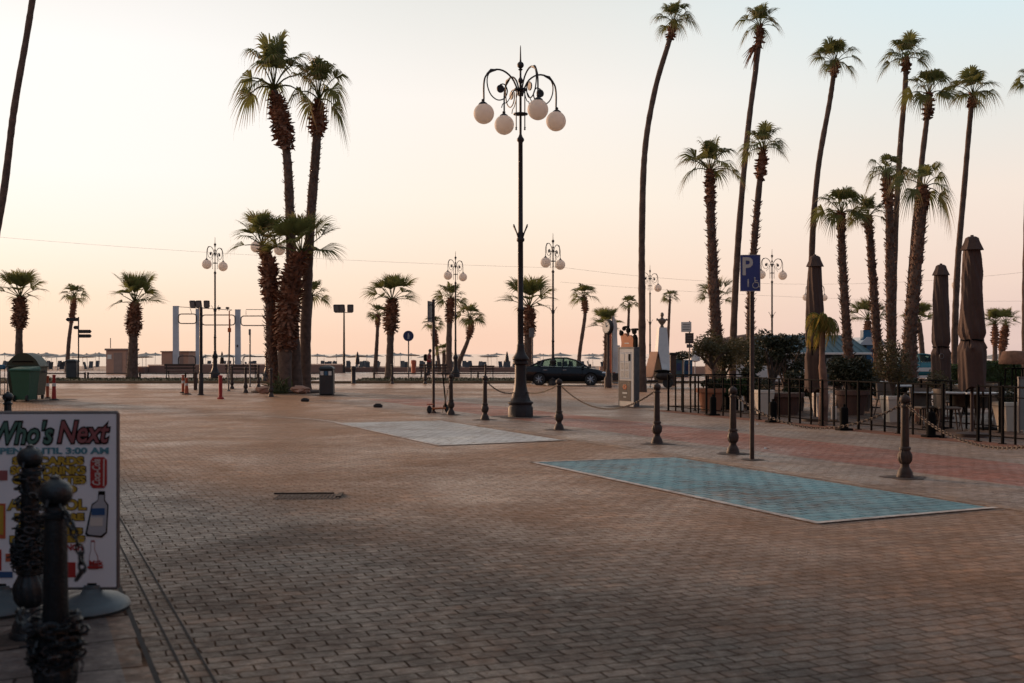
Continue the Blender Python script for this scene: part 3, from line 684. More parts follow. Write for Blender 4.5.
for k,(px,py) in enumerate(((305,401.5),(378,407.5))):
    D=dist(py); m=MB(); m.box((0,0,.045),(.26,.16,.09),bev=.025); m.box((0,0,.1),(.16,.1,.03),bev=.01)
    tag(m.build('rubber_block','rubber',loc=(gx(px,D),D,0)),['small black rubber block on the paving nearer the litter bin','small black rubber block on the paving left of the faded bay'][k],'rubber block')
# ---------------------------------------------------------------- globe street lamps
def lamp_proto(gr=.25,phis=(27,117,207,297),label='x',H=9.15):
    T=thing('street_lamp',label,'street lamp',(0,0,0),0,'ornate globe street lamps')
    m=MB()
    q=PI/8
    m.lathe([(.33,0),(.33,.24),(.30,.27),(.30,.32),(.335,.34),(.335,.37),(.27,.40),(.23,.50),(.215,.56)],n=8,rot0=q)
    m.lathe([(.20,.56),(.17,.64),(.145,.78),(.135,1.0),(.135,1.28)],n=16,flute=lambda z,a:.03*math.cos(8*a))
    m.lathe([(.15,1.28),(.19,1.31),(.19,1.36),(.16,1.38),(.205,1.42),(.205,1.46),(.15,1.52),(.11,1.60),(.09,1.72),(.095,1.76),(.075,1.80)],n=16)
    m.build('pedestal','iron',T,True)
    m=MB()
    m.lathe([(.075,1.80),(.072,2.6),(.09,2.62),(.09,2.68),(.07,2.70),(.065,4.30),(.095,4.33),(.10,4.38),(.075,4.42),(.09,4.5),(.06,4.56),(.055,6.75),(.09,6.80),(.09,6.84),(.05,6.90),(.03,6.96),(.03,8.2),(.06,8.25),(.06,8.3),(.025,8.36),(.025,8.52),(.06,8.55),(.025,8.58)],n=14)
    m.sph((0,0,8.66),.085,12,8); m.lathe([(.03,8.72),(.02,8.8),(.012,9.1),(.004,H)],n=8)
    for k in range(4):
        a=PI/4+k*PI/2; d=Vector((math.cos(a),math.sin(a),0))
        m.tube([d*.07+Vector((0,0,4.4)),d*.14+Vector((0,0,4.55)),d*.24+Vector((0,0,4.72))],[.02,.014,.018],5)
        x=d*.15; m.tube([x+Vector((0,0,7.12)),x+Vector((0,0,8.05))],.014,5); m.sph((x.x,x.y,7.1),.025,6,4)
    m.lathe([(.03,7.42),(.18,7.44),(.18,7.47),(.03,7.5)],n=14); m.lathe([(.03,8.02),(.17,8.04),(.17,8.07),(.03,8.1)],n=14)
    m.build('pole','iron',T,True)
    for ph in phis:
        a=R(ph); mt=Matrix.Rotation(a,4,'Z'); m=MB()
        arc=smoothpath([(.05,0,7.90),(.10,0,8.08),(.24,0,8.32),(.48,0,8.47),(.74,0,8.46),(.94,0,8.30),(1.0,0,8.08),(1.0,0,7.72)],3)
        m.tube(arc,.022,6,mtx=mt)
        m.tube(smoothpath([(.80,0,8.44),(.90,0,8.28),(.90,0,8.05),(.80,0,7.84),(.62,0,7.74),(.44,0,7.80),(.36,0,7.98),(.44,0,8.14),(.56,0,8.12)],3),.016,5,mtx=mt)
        m.tube(smoothpath([(.12,0,8.1),(.22,0,7.95),(.36,0,7.72),(.48,0,7.66),(.52,0,7.56)],3),.012,5,mtx=mt)
        m.tube([(.66,0,8.47),(.8,0,8.44),(.92,0,8.34)],[.02,.045,.02],6,mtx=mt)
        m.lathe([(.002,-.015),(.10,-.015),(.10,.015),(.002,.015)],n=14,mtx=mt@Matrix.Translation((.55,0,8.02))@Matrix.Rotation(PI/2,4,'X'))
        m.lathe([(.024,7.72),(.045,7.70),(.03,7.67),(.10,7.62),(.12,7.585),(.02,7.58)],c=(0,0,0),n=12,mtx=mt@Matrix.Translation((1.02,0,0)))
        ar=m.build('arm','iron',T,True)
        g=MB(); g.sph((0,0,-gr+.25),gr,24,16); p=mt@Vector((1.0,0,7.37)); g.build('globe','globe',ar,True,loc=tuple(p))
    return T
def lampat(proto,px,D,label,top,rz=0,base=0.0):
    h=gz(top,D)-base; s=h/9.15
    return dup(proto,(gx(px,D),D,base),rz,label,s)
L1=lamp_proto(phis=(27,114,207,294),label='tallest ornate four-globe black street lamp on the red paving, nearest the camera'); L1.location=(gx(520.5,28.3),28.3,0)
L2P=lamp_proto(gr=.31,phis=(8,188),label='two-globe street lamp in front of the dark sedan'); D=57; L2P.location=(gx(553,D),D,0); L2P.rotation_euler=(0,0,R(54)); L2P.scale=((gz(233,D))/9.15,)*3
lampat(L2P,215,68,'globe street lamp beside the white frames, behind the red post',237,R(66),.12)
lampat(L2P,268,61,'globe street lamp hidden behind the palm clump, globes showing left of it',215,R(55),.12)
lampat(L2P,455.5,71,'two-globe street lamp rising between the two slatted benches',251,R(52),.12)
lampat(L2P,650,70,'globe street lamp partly behind the tall palm near the obelisk monument',265,R(35),.12)
lampat(L2P,772,66,'two-globe street lamp just right of the blue parking sign',249,R(22),.12)
lampat(L2P,815,76,'globe street lamp half hidden by the leftmost folded parasol',278,R(10),.12)
lampat(L2P,956,66,'globe street lamp half hidden behind the slim trunk between the right parasols',262,R(60),.12)
# ---------------------------------------------------------------- bollards and chains
def bollard_proto(name,mat,label,group,n=20):
    T=thing(name,label,'bollard',(0,0,0),0,group)
    m=MB()
    m.lathe([(.105,0),(.105,.04),(.10,.045)],n=8,rot0=PI/8)
    m.lathe([(.095,.045),(.09,.08),(.075,.11),(.06,.13),(.05,.15),(.055,.165),(.05,.175)],n=n)
    m.build('base',mat,T,True)
    m=MB(); m.lathe([(.05,.175),(.065,.19),(.08,.22),(.086,.26),(.08,.30),(.062,.335),(.055,.35)],n=48,flute=lambda z,a:.07*math.cos(12*a+z*22))
    m.build('fluted_bulb',mat,T,True)
    m=MB(); m.lathe([(.055,.35),(.07,.355),(.072,.375),(.07,.385),(.05,.395),(.052,.40),(.046,.88),(.06,.885),(.062,.90),(.045,.91),(.04,.93),(.055,.94)],n=24,flute=lambda z,a:(.05*math.cos(8*a) if .4<z<.89 else 0))
    m.build('shaft',mat,T,True)
    m=MB(); m.lathe([(.04,.935),(.06,.95),(.068,.975),(.066,1.0),(.052,1.022),(.03,1.034),(.02,1.04),(.018,1.05),(.004,1.056)],n=n); m.build('ball_cap',mat,T,True)
    m=MB(); 
    for s in (-1,1):
        m=MB(); m.tube([(0,s*.06,.955),(0,s*.085,.96),(0,s*.095,.94),(0,s*.085,.925)],.008,5); m.build('chain_ring',mat,T,True)
    return T
B=bollard_proto('bollard','irongrey','ball-topped bollard beside the parked kick scooter','ball-topped bollards along the parking bays')
BP={}
def bl(px,py,label,proto=None,first=False,rz=None,name=None):
    D=dist(py); loc=(gx(px,D),D,0)
    o=B if first else dup(proto or B,loc,0,label)
    o.location=loc; o['label']=label; o.rotation_euler=(0,0,R(24)+.1*(px%3)); BP[px]=o; return o
bl(451,415,'ball-topped bollard beside the parked kick scooter',first=True)
bl(485,420,'ball-topped bollard chained to the left side of the main lamp')
bl(559,430,'ball-topped bollard chained to the right side of the main lamp')
bl(657,444,'ball-topped bollard in front of the corner of the black fence')
bl(733,454,'ball-topped bollard close left of the parking sign pole')
bl(905,478,'largest ball-topped bollard of the row, right of the blue bay')
for px,py,l in ((232,389,'bollard behind the red post, left of the palm clump'),(245.6,393,'bollard between the red post and the palm clump'),(258.5,387,'bollard left of the palm clump, nearest the far bench'),(271,397,'bollard right at the left foot of the palm clump'),
                (392,384,'far bollard below the onion collared palm'),(425,384,'far bollard in front of the person by the bench'),(485.5,384.5,'far bollard seen just above the second chained bollard'),(538.5,384.5,'bollard at the rear wheel of the dark sedan'),(590,384.5,'bollard at the front wheel of the dark sedan')):
    o=bl(px,py,l); o['group']='bollards along the far side of the road'
def links(m,pts,r_=.011,wire=.0042,step=.032,loose=0.0,seed=1):
    """a row of oval links following a polyline"""
    rr=random.Random(seed); P=[Vector(p) for p in pts]; L=[0]
    for i in range(1,len(P)): L.append(L[-1]+(P[i]-P[i-1]).length)
    s=0;k=0;i=0
    while s<L[-1]:
        while i<len(L)-2 and L[i+1]<s: i+=1
        t=(s-L[i])/max(1e-9,L[i+1]-L[i]); p=P[i].lerp(P[i+1],t); d=(P[i+1]-P[i]).normalized()
        q=d.to_track_quat('X','Z').to_matrix().to_4x4(); tw=Matrix.Rotation((PI/2)*(k%2)+rr.uniform(-loose,loose),4,'X')
        mt=Matrix.Translation(p)@q@tw
        ring=[(math.cos(2*PI*a/8)*step*.72,math.sin(2*PI*a/8)*r_,0) for a in range(8)]
        vs=[];fs=[]
        for a in range(8):
            c=Vector(ring[a]); o=Vector((math.cos(2*PI*a/8),math.sin(2*PI*a/8),0))
            for b in range(4):
                an=PI/2*b+PI/4; vs.append(c+o*math.cos(an)*wire+Vector((0,0,1))*math.sin(an)*wire)
        for a in range(8):
            for b in range(4):
                fs.append((a*4+b,a*4+(b+1)%4,((a+1)%8)*4+(b+1)%4,((a+1)%8)*4+b))
        m.add(vs,fs,mt); s+=step; k+=1
def catenary(a,b,sag,n=24):
    a=Vector(a);b=Vector(b); return [a.lerp(b,i/n)-Vector((0,0,sag*4*(i/n)*(1-i/n))) for i in range(n+1)]
def chain(a,b,sag,label,**kw):
    m=MB(); links(m,catenary(a,b,sag),.016,.0062,.048)
    tag(m.build('chain','chainm',None,True),label,'chain',**kw)
def tp(px,dz=.94): 
    o=BP[px].location; return Vector((o.x,o.y,dz))
lp=Vector((gx(520.5,28.3),28.3,0))
G='sagging chains between the bollards'
chain(tp(485),lp+Vector((-.15,-.02,.60)),.12,'sagging iron chain from the second bollard to the left of the main lamp',group=G)
chain(lp+Vector((.15,-.02,.60)),tp(559),.08,'sagging iron chain from the right of the main lamp to the next bollard',group=G)
chain(tp(559),tp(657),.42,'long sagging chain in front of the white information kiosk',group=G)
chain(tp(733),tp(905),.42,'long chain sagging in front of the cafe fence, left of the largest bollard',group=G)
chain(tp(905),Vector((gx(1090,10.4),10.4,.9)),.36,'chain sagging from the largest bollard out of the frame at the right',group=G)
chain(tp(451,.92),tp(451,.0)+Vector((-.22,-.05,.05)),-.02,'loose chain hanging straight down beside the kick scooter',group=G)
# off-frame bollard that holds the last chain
o=dup(B,(gx(1090,10.4),10.4,0),0,'ball-topped bollard just beyond the right edge of the frame')
# near dark bollards on the left pavement
NB=bollard_proto('chained_bollard','ironblue','nearest dark bollard wrapped in chain in front of the banner, its foot out of frame','dark chained bollards on the left pavement',28)
near=[((-1.85,4.66),1.04,'nearest dark bollard at bottom left, chain looped down its shaft, in front of the banner'),((-2.62,6.25),1.04,'second dark bollard with chain wound round and round, directly before the banner'),((-6.62,15.1),1.04,'third dark bollard at the left frame edge, its cap just above the banner')]
nbo=[]
for k,((x,y),h,l) in enumerate(near):
    o=NB if k==0 else dup(NB,(x,y,0),0,l); o.location=(x,y,.004); o['label']=l; nbo.append(o)
m=MB(); m.lathe([(.06,.35),(.075,.36),(.06,.37)],c=(0,0,0),n=16); 
def helix(c,z0,z1,r0,turns,n=90,seed=0,wob=.012):
    r_=random.Random(seed); out=[]
    for i in range(n+1):
        q=i/n; a=turns*2*PI*q; rr=r0+r_.uniform(-wob,wob)
        out.append((c[0]+rr*math.cos(a),c[1]+rr*math.sin(a),z0+(z1-z0)*q+.012*math.sin(a*1.3+seed)))
    return out
m=MB(); c=(-2.62,6.25)
links(m,helix(c,.92,.62,.062,4.3,seed=1),.016,.0062,.043,.2); links(m,helix(c,.62,.38,.070,8,150,seed=2,wob=.012),.016,.0062,.043,.3); links(m,helix(c,.54,.40,.082,5,120,seed=4,wob=.012),.016,.0062,.043,.3)
tag(m.build('wound_chain','ironblue',None,True),'dark chain wound in many turns round the second bollard before the banner','chain')
m=MB(); c=(-1.85,4.66)
m2=m; m=MB(); links(m,[(c[0]+.045,c[1]-.04,.93),(c[0]+.085,c[1]-.05,.86),(c[0]+.115,c[1]-.04,.76),(c[0]+.125,c[1]-.04,.68),(c[0]+.10,c[1]-.05,.64)],.014,.006,.036,.3); tag(m.build('hanging_chain','ironblue',None,True),'short dark chain looping down from the cap of the nearest bollard','chain'); m=m2
links(m,helix(c,.49,.29,.072,8,150,seed=5,wob=.02),.018,.007,.048,.3); links(m,helix(c,.42,.31,.088,3,70,seed=8,wob=.02),.018,.007,.048,.3)
links(m,[(c[0]-.02,c[1]-.09,.46),(c[0]-.10,c[1]-.06,.44),(c[0]-.16,c[1]+.02,.50),(c[0]-.18,c[1]+.15,.47)],.015,.0065,.038,.4)
tag(m.build('wound_chain','ironblue',None,True),'dark chain heaped round the foot of the nearest bollard','chain')
def foot_patch():  # darker irregular patches on the ground round the feet of things
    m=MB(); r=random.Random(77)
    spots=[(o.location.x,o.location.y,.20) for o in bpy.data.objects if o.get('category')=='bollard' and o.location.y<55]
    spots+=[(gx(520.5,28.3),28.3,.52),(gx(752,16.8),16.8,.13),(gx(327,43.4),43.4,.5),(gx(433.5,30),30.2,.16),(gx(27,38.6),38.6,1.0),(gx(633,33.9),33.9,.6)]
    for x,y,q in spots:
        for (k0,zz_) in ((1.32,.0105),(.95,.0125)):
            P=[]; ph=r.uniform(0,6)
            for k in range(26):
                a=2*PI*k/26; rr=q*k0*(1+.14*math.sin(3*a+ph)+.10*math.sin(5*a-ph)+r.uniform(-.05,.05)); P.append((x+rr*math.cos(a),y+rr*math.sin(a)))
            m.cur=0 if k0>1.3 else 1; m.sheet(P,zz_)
    o=m.build('ground_patch',['foot_patch','foot_patch_dark']); tag(o,kind='structure')
mk('foot_patch',(0.12,0.082,0.064),0.55,scale=6,rough=0.75,bscale=40,bstr=0.5); mk('foot_patch_dark',(0.06,0.042,0.033),0.55,scale=6,rough=0.8,bscale=40,bstr=0.5)
foot_patch()
# ---------------------------------------------------------------- banner stand
SD=6.95; S=F/SD
def bx_(px): return (px-50)/S
def bz_(py): return CH-(py-HY)/S
T=thing('banner_stand','white shop banner with green and red heading on dark plastic feet, behind the chained bollards','banner',(gx(50,SD),SD,0),R(2.0))
x0,x1=bx_(-19),bx_(117); z0,z1=bz_(588),bz_(413)
m=MB(); m.box(((x0+x1)/2,.0,(z0+z1)/2),(x1-x0,.022,z1-z0),bev=.006); bd=m.build('board','bannerwhite',T)
m=MB()
for a,b_2 in (((x0,z0),(x1,z0)),((x1,z0),(x1,z1)),((x1,z1),(x0,z1)),((x0,z1),(x0,z0))): m.tube([(a[0],0,a[1]),(b_2[0],0,b_2[1])],.013,8)
m.build('frame','galv',T,True)
for px in (3,92):
    m=MB(); m.box((bx_(px),0.0,z0/2+.03),(.055,.03,z0)); m.build('leg','black',T)
    m=MB(); m.lathe([(.20,0),(.215,.02),(.205,.045),(.16,.075),(.07,.10),(.05,.13),(.0,.13)],c=(0,0,0),n=28,sy=1.35)
    m.lathe([(.06,.09),(.05,.15),(0.0,.15)],n=12)
    m.build('foot','basegrey',T,True,loc=(bx_(px),0,0.004))
FY=-.0135
def tx(s,px,py,hpx,mat,width=None,bold=0,shear=0,rot=(PI/2,0,0),yo=0,**kw):
    return text(s,hpx/S*1.38,mat,bd,(bx_(px),FY+yo,bz_(py)),bold,shear,rot=rot,width=(width/S if width else None),**kw)
tx("Who's",22,434,22,'black',62,.012,.25); tx("Who's",22,434,22,'tgreen',59,.003,.25,yo=-.002)
tx("Next",82,433,22,'black',54,.012,.25); tx("Next",82,433,22,'tpink',51,.003,.25,yo=-.002)
tx("OPEN UNTIL 3:00 AM",50,451,6.2,'tblue',118,.0022)
def yl(s,px,py,h,w): 
    tx(s,px,py,h*1.08,'black',w+1.6,.0062); tx(s,px,py,h*1.05,'tyellow',w,.0032,yo=-.002)
yl("SIM CARDS",49,461,7,70); yl("SOFT DRINKS",49,470.5,7,74); yl("CIGARETTES",50,480,7,72); yl("FOOD",50,489.5,7,54)
yl("ALCOHOL",48,505,9.5,78); yl("PERFUMARE",50,517,6,68); yl("SNACKS",46,525,5.5,52); yl("TRINKETS",58,531,5,50); yl("DAIRIES",48,539,5.5,74)
tx("BEER & LUNCH",58,547.5,6,'red',50,.002)
def card(name,mat,x_a,y_a,x_b,y_b,yo=0):
    m=MB(); m.box((bx_((x_a+x_b)/2),FY+yo,bz_((y_a+y_b)/2)),(abs(x_b-x_a)/S,.002,abs(y_b-y_a)/S)); return m.build(name,mat,bd)
def plate(name,mat,poly,yo=0):
    m=MB(); m.prism([(bx_(a),bz_(b)) for a,b in poly],FY+yo-.001,FY+yo+.001); return m.build(name,mat,bd)
cn=plate('drink_can_picture','red',[(90.5,461),(93,457),(104,457),(107,460),(107,484),(104,488),(93,488),(90.5,485)])
tx("Coca-Cola",97,472.5,8,'white',26,.001,.3,rot=(PI/2,-PI/2,0),yo=-.003)
plate('can_stripe','white',[(103.6,459),(104.8,459),(104.4,486),(103.2,486)],-.002)
plate('bottle_picture','black',[(98.6,491),(105,491),(105,500),(108.6,505),(107,533),(102,537.6),(87,536),(85.4,534),(92,504),(98,500)],-.0)
plate('bottle_picture','glassgrey',[(99.2,495),(104.2,495),(104.2,500.6),(107.4,505.6),(105.8,532),(101,535.6),(90,534.5),(87.6,533),(93,505),(98.6,500.6)],-.0015)
card('bottle_label','vodkablue',92,508,105,515,-.003); card('bottle_label','paper',90.5,517.5,103,526,-.003)
plate('bottle_picture','tpink',[(91,540),(95,540),(95,550),(98,556),(98.5,569),(89,569),(89.5,556),(91,550)],-.0005)
plate('bottle_picture','bannerwhite',[(91.5,542),(94.5,542),(94.6,550),(97.4,556.5),(97.8,563),(89.8,563),(90,556.5),(91.5,550)],-.0015)
card('picture_caption','red',88,566,103,568,-.003)
tx("Milk",96,563,5,'red',14,.0012,yo=-.003)
card('glass_picture','orange',-9,503,7,538); card('glass_picture','tyellow',-7,505,5,534,-.0015)
card('sweets_picture','tpink',-2,470,9,480); card('price_block','red',-6,549,3,570); card('price_block','red',66,562,76,577)
card('price_block','vodkablue',-9,571,14,577); card('sandwich_picture','orange',7,553,15,561)
# ---------------------------------------------------------------- posts, cones, bins
def post(name,label,cat,px,py,parts,group=None,rz=0):
    D=dist(py) if py else 0; T=thing(name,label,cat,(gx(px,D),D,0),rz,group); return T,D
def delineator(px,py,top,label,mat='orange',rbase=.11):
    T,D=post('traffic_post',label,'traffic post',px,py,None,'orange and red traffic posts'); h=gz(top,D)
    m=MB(); m.lathe([(rbase*1.7,0),(rbase*1.7,.03),(rbase*.9,.05)],n=12); m.build('foot','rubber',T)
    m=MB(); m.lathe([(rbase*.8,.05),(.06,h*.5),(.045,h*.92),(.06,h*.95),(.06,h),(.01,h+.01)],n=12); bb=m.build('body',mat,T,True)
    m=MB(); m.lathe([(.067,h*.55),(.062,h*.68)],n=12); m.build('reflective_band','paper',bb)
delineator(54,400,375,'slim red traffic post right of the green wheeled container','red',.09)
delineator(47.5,398.5,376,'orange post hidden between container wheel and red post','orange',.06)
delineator(183,393,375,'slimmer of the two orange posts left of the tall thin pole','orange',.07)
delineator(186.5,394.5,378,'wide footed orange cone beside the slim orange post','orange',.11)
T,D=post('red_post','short solid red post right of the tall thin pole','post',220.5,399,None); h=gz(375,D)
m=MB(); m.lathe([(.12,0),(.12,.05),(.07,.07)],n=12); m.build('base','red',T,True)
m=MB(); m.lathe([(.065,.07),(.065,h*.9),(.075,h*.91),(.075,h*.97),(.03,h)],n=14); m.build('shaft','red',T,True)
T,D=post('wooden_post','short brown wooden post left of the tall thin pole','post',195.5,390,None)
m=MB(); m.box((0,0,.36),(.13,.13,.72),bev=.02); m.box((0,0,.75),(.16,.16,.05),bev=.015); tag(T,cat='post'); m.build('shaft','wood',T)
def thinpole(name,px,py,top,label,r_=.035,mat='galv',lean=0,lower=None,cat='pole'):
    T,D=post(name,label,cat,px,py,None); h=gz(top,D)
    m=MB(); m.tube([(0,0,0),(lean*.5,0,h/2),(lean,0,h)],r_,10); m.build('shaft',mat,T,True)
    m=MB(); m.lathe([(r_*2.2,0),(r_*2.2,.02),(r_*1.3,.05)],n=10)
    if lower: m.lathe([(r_*1.5,.05),(r_*1.5,lower),(r_*1.05,lower+.03)],n=10)
    m.build('foot',mat,T,True)
    m=MB(); m.lathe([(r_*1.1,h),(r_*1.1,h+.03),(0.005,h+.05)],n=10); m.build('cap',mat,T,True,loc=(lean,0,0))
    return T,D,h
thinpole('tall_pole',201,395,308,'tall thin dark pole left of the globe lamp, its foot rust brown',.06,'iron',lower=.8)
T,D,h=thinpole('sign_pole',228.5,391,320,'thin pole leaning left with a small orange square sign beside the globe lamp',.035,'galv',lean=.05)
m=MB(); m.box((.05,-.045,h-.42),(.14,.02,.18)); m.build('square_sign','amber',T); m=MB(); m.box((.04,-.02,h-.02),(.04,.04,.8)); m.build('lit_edge','amber',T)
T,D,h=thinpole('sign_pole',250,387,330,'thin grey pole with a small top box between the far bench legs',.035,'galv')
m=MB(); m.box((0,-.05,h-.1),(.1,.08,.28),bev=.02); m.build('top_box','galv',T)
T,D,h=thinpole('sign_pole',433.5,413,301,'grey pole with a rectangular sign seen edge on, beside the kick scooter',.038,'irongrey')
m=MB(); m.box((-.09,-.02,h-.28),(.02,.42,.55),bev=.004,mtx=Matrix.Rotation(R(-12),4,'Z')); m.build('sign_plate','galv',T)
m=MB(); m.box((-.045,0,h-.1),(.09,.03,.03)); m.box((-.045,0,h-.45),(.09,.03,.03)); m.build('bracket','galv',T)
T,D,h=thinpole('sign_pole',532.5,384,332,'short pole with a small grey box behind the car and main lamp',.035,'galv')
m=MB(); m.box((-.05,-.06,h-.05),(.26,.06,.48),bev=.02); m.build('grey_box','galv',T)
# round blue sign
T=thing('round_sign','round dark blue pedestrian path sign on a grey pole','sign',(gx(408.5,67),67,.12)); h=gz(336,67)-.12
m=MB(); m.tube([(0,0,0),(0,0,h)],.04,8); m.build('pole','galv',T,True)
m=MB(); m.lathe([(.001,-.015),(.31,-.015),(.31,.015),(.001,.015)],n=24,mtx=Matrix.Translation((0,-.06,h))@Matrix.Rotation(PI/2,4,'X')); dsk=m.build('disc','navy',T)
m=MB(); m.sph((0,-.085,h+.13),(.035,.01,.035),8,6); m.box((0,-.085,h+.03),(.07,.012,.13)); m.box((-.03,-.085,h-.1),(.03,.012,.14)); m.box((.03,-.085,h-.1),(.03,.012,.14)); m.box((.07,-.085,h+.02),(.02,.012,.1)); m.build('walker_symbol','white',dsk)
# parking sign
D=16.8; T=thing('parking_sign','blue disabled parking sign with large white P on a tall grey pole at the bay','sign',(gx(752,D),D,0),R(-7)); 
m=MB(); m.tube([(0,0,0),(0,0,gz(262,D))],.033,14); m.lathe([(.05,0),(.05,.012),(.034,.014)],n=14); pp=m.build('pole','irongrey',T,True)
xa,xb=gx(740,D)-gx(752,D),gx(760,D)-gx(752,D); za,zb=gz(291.5,D),gz(255,D); cx=(xa+xb)/2; cz_=(za+zb)/2
m=MB(); m.box((cx,-.05,cz_),(xb-xa,.006,zb-za),bev=.003); pl_=m.build('plate','blue',T)
m=MB()
for d_ in ((0,.5,1,.022),(0,-.5,1,.022)): m.box((cx,-.0545,cz_+d_[1]*(zb-za)*.985),((xb-xa)*.97,.002,.005))
for sx in (-.485,.485): m.box((cx+sx*(xb-xa),-.0545,cz_),(.005,.002,(zb-za)*.97))
m.build('border','paper',pl_)
text('P',.36,'paper',pl_,(cx-.045,-.056,cz_+.085),.009,width=.15,ext=.002)
m=MB(); m.box((-.002,-.03,za+.03),(.075,.04,.03)); m.box((-.002,-.03,zb-.1),(.075,.04,.03)); m.build('clamp','irongrey',T)
m=MB() # wheelchair symbol
ox,oz=cx+.075,cz_-.16
def seg(a,b,w): m.tube([(ox+a[0],-.057,oz+a[1]),(ox+b[0],-.057,oz+b[1])],w,6)
ring=[(ox+.042*math.cos(R(t)),-.057,oz-.02+.042*math.sin(R(t))) for t in range(120,400,14)]; m.tube(ring,.0055,6)
m.sph((ox-.012,-.057,oz+.088),.013,8,6); seg((-.012,.07),(-.006,.02),.008); seg((-.006,.02),(.035,.02),.007); seg((.035,.02),(.05,-.045),.007); seg((.05,-.045),(.066,-.04),.006); seg((-.01,.05),(.03,.048),.005)
m.build('wheelchair_symbol','paper',pl_)
m=MB(); ox,oz=cx-.03,cz_-.145; m.sph((ox,-.057,oz+.045),(.011,.004,.011),8,6); m.box((ox,-.057,oz+.01),(.02,.004,.045)); m.box((ox-.006,-.057,oz-.035),(.008,.004,.045)); m.box((ox+.006,-.057,oz-.035),(.008,.004,.045)); m.build('person_symbol','paper',pl_)
# overhead cables
def cable(p0,p1,sag,label):
    m=MB(); m.tube(catenary(p0,p1,sag,30),.0045,5,False); tag(m.build('overhead_cable','iron',None,True),label,'cable',group='thin overhead cables')
def PT(px,py,D): return (gx(px,D),D,gz(py,D))
cable(PT(-60,232,60),PT(560,268,57),.25,'thin overhead cable crossing the sky from the far left to the two-globe lamp')
cable(PT(553,266,57),PT(1100,262,57),1.0,'thin overhead cable between the lamps on the right half of the sky')
cable(PT(560,282,60),PT(1100,300,66),.4,'lowest thin cable crossing behind the parking sign')
# bins
def litter(px,D,h,w_,label,base=0.0,post_=True):
    T=thing('litter_bin',label,'litter bin',(gx(px,D),D,base),0,None)
    m=MB(); m.box((0,0,h*.44),(w_,w_*.9,h*.84),bev=.03); bb=m.build('body','binblack',T)
    m=MB(); m.box((0,0,.015),(w_*.9,w_*.8,.03)); m.build('foot','black',T)
    m=MB(); m.lathe([(w_*.72,h*.86),(w_*.74,h*.90),(w_*.60,h*.96),(w_*.2,h),(.01,h)],n=4,rot0=PI/4); m.build('lid','binblack',T)
    if post_:
        for k,(mt_,xx) in enumerate((('paper',-.29),('bluepaint',0),('paper',.29))):
            m=MB(); m.box((xx*w_,-w_*.46,h*.74),(w_*.22,.012,h*.14)); m.build('sticker',mt_,bb)
    return T
litter(327,43.4,1.12,.52,'black litter bin with stickers beside the palm clump')
litter(72.5,66.8,1.1,.6,'dark litter bin beneath the fingerpost on the left',VB,False)
# wheeled containers
D=39; T=thing('waste_container','large dark green wheeled waste container with a domed lid','waste container',(gx(27.5,D),D,0),R(4)); T.scale=(.86,.9,1.0)
wc=1.27; 
m=MB(); m.add([(-.52,-.42,.16),(.52,-.42,.16),(.52,.42,.16),(-.52,.42,.16),(-.62,-.5,1.12),(.62,-.5,1.12),(.62,.5,1.12),(-.62,.5,1.12)],[(3,2,1,0),(0,1,5,4),(1,2,6,5),(2,3,7,6),(3,0,4,7),(4,5,6,7)])
m.box((0,0,1.13),(1.30,1.06,.07),bev=.02)
for xx in (-.35,0,.35): m.box((xx,-.475,.65),(.05,.05,.85),bev=.01)
bb=m.build('body','bindark',T)
m=MB(); poly=[(-.62+1.24*k/14, 1.17+.42*math.sin(PI*k/14)**.7) for k in range(15)]; m.prism(poly,-.5,.5); ld=m.build('domed_lid','bindark',T,True)
m=MB(); m.tube([(-.4,-.5,1.28),(-.35,-.54,1.3),(.35,-.54,1.3),(.4,-.5,1.28)],.02,8); m.build('handle','black',ld,True)
for sx in (-1,1):
    for sy in (-1,1):
        m=MB(); m.lathe([(.001,-.035),(.09,-.035),(.1,0),(.09,.035),(.001,.035)],n=16,mtx=Matrix.Translation((sx*.45,sy*.36,.1))@Matrix.Rotation(PI/2,4,'Y')); m.build('wheel','rubber',T,True)
    m=MB(); m.tube([(sx*.62,0,.95),(sx*.72,0,.95)],.035,8); m.build('lifting_pin','galv',T,True)
D=37.6; T=thing('wheelie_bin','smaller bright green two-wheeled bin standing before the large container','wheelie bin',(gx(25,D),D,0),R(-6))
m=MB(); m.add([(-.25,-.24,.06),(.25,-.24,.06),(.25,.24,.06),(-.25,.24,.06),(-.34,-.33,1.02),(.34,-.33,1.02),(.34,.33,1.02),(-.34,.33,1.02)],[(3,2,1,0),(0,1,5,4),(1,2,6,5),(2,3,7,6),(3,0,4,7),(4,5,6,7)]); m.box((0,0,1.0),(.74,.70,.05),bev=.015)
m.build('body','bingreen',T)
m=MB(); m.add([(-.37,-.36,1.035),(.37,-.36,1.035),(.37,.36,1.05),(-.37,.36,1.05),(-.33,-.3,1.08),(.33,-.3,1.08),(.33,.34,1.14),(-.33,.34,1.14)],[(3,2,1,0),(0,1,5,4),(1,2,6,5),(2,3,7,6),(3,0,4,7),(4,5,6,7)]); m.build('lid','bingreen',T)
m=MB(); m.tube([(-.3,.38,1.0),(-.3,.44,1.02),(.3,.44,1.02),(.3,.38,1.0)],.018,8); m.build('handle','bingreen',T,True)
for sx in (-1,1):
    m=MB(); m.lathe([(.001,-.03),(.1,-.03),(.11,0),(.1,.03),(.001,.03)],n=16,mtx=Matrix.Translation((sx*.22,-.25,.11))@Matrix.Rotation(PI/2,4,'Y')); m.build('wheel','rubber',T,True)
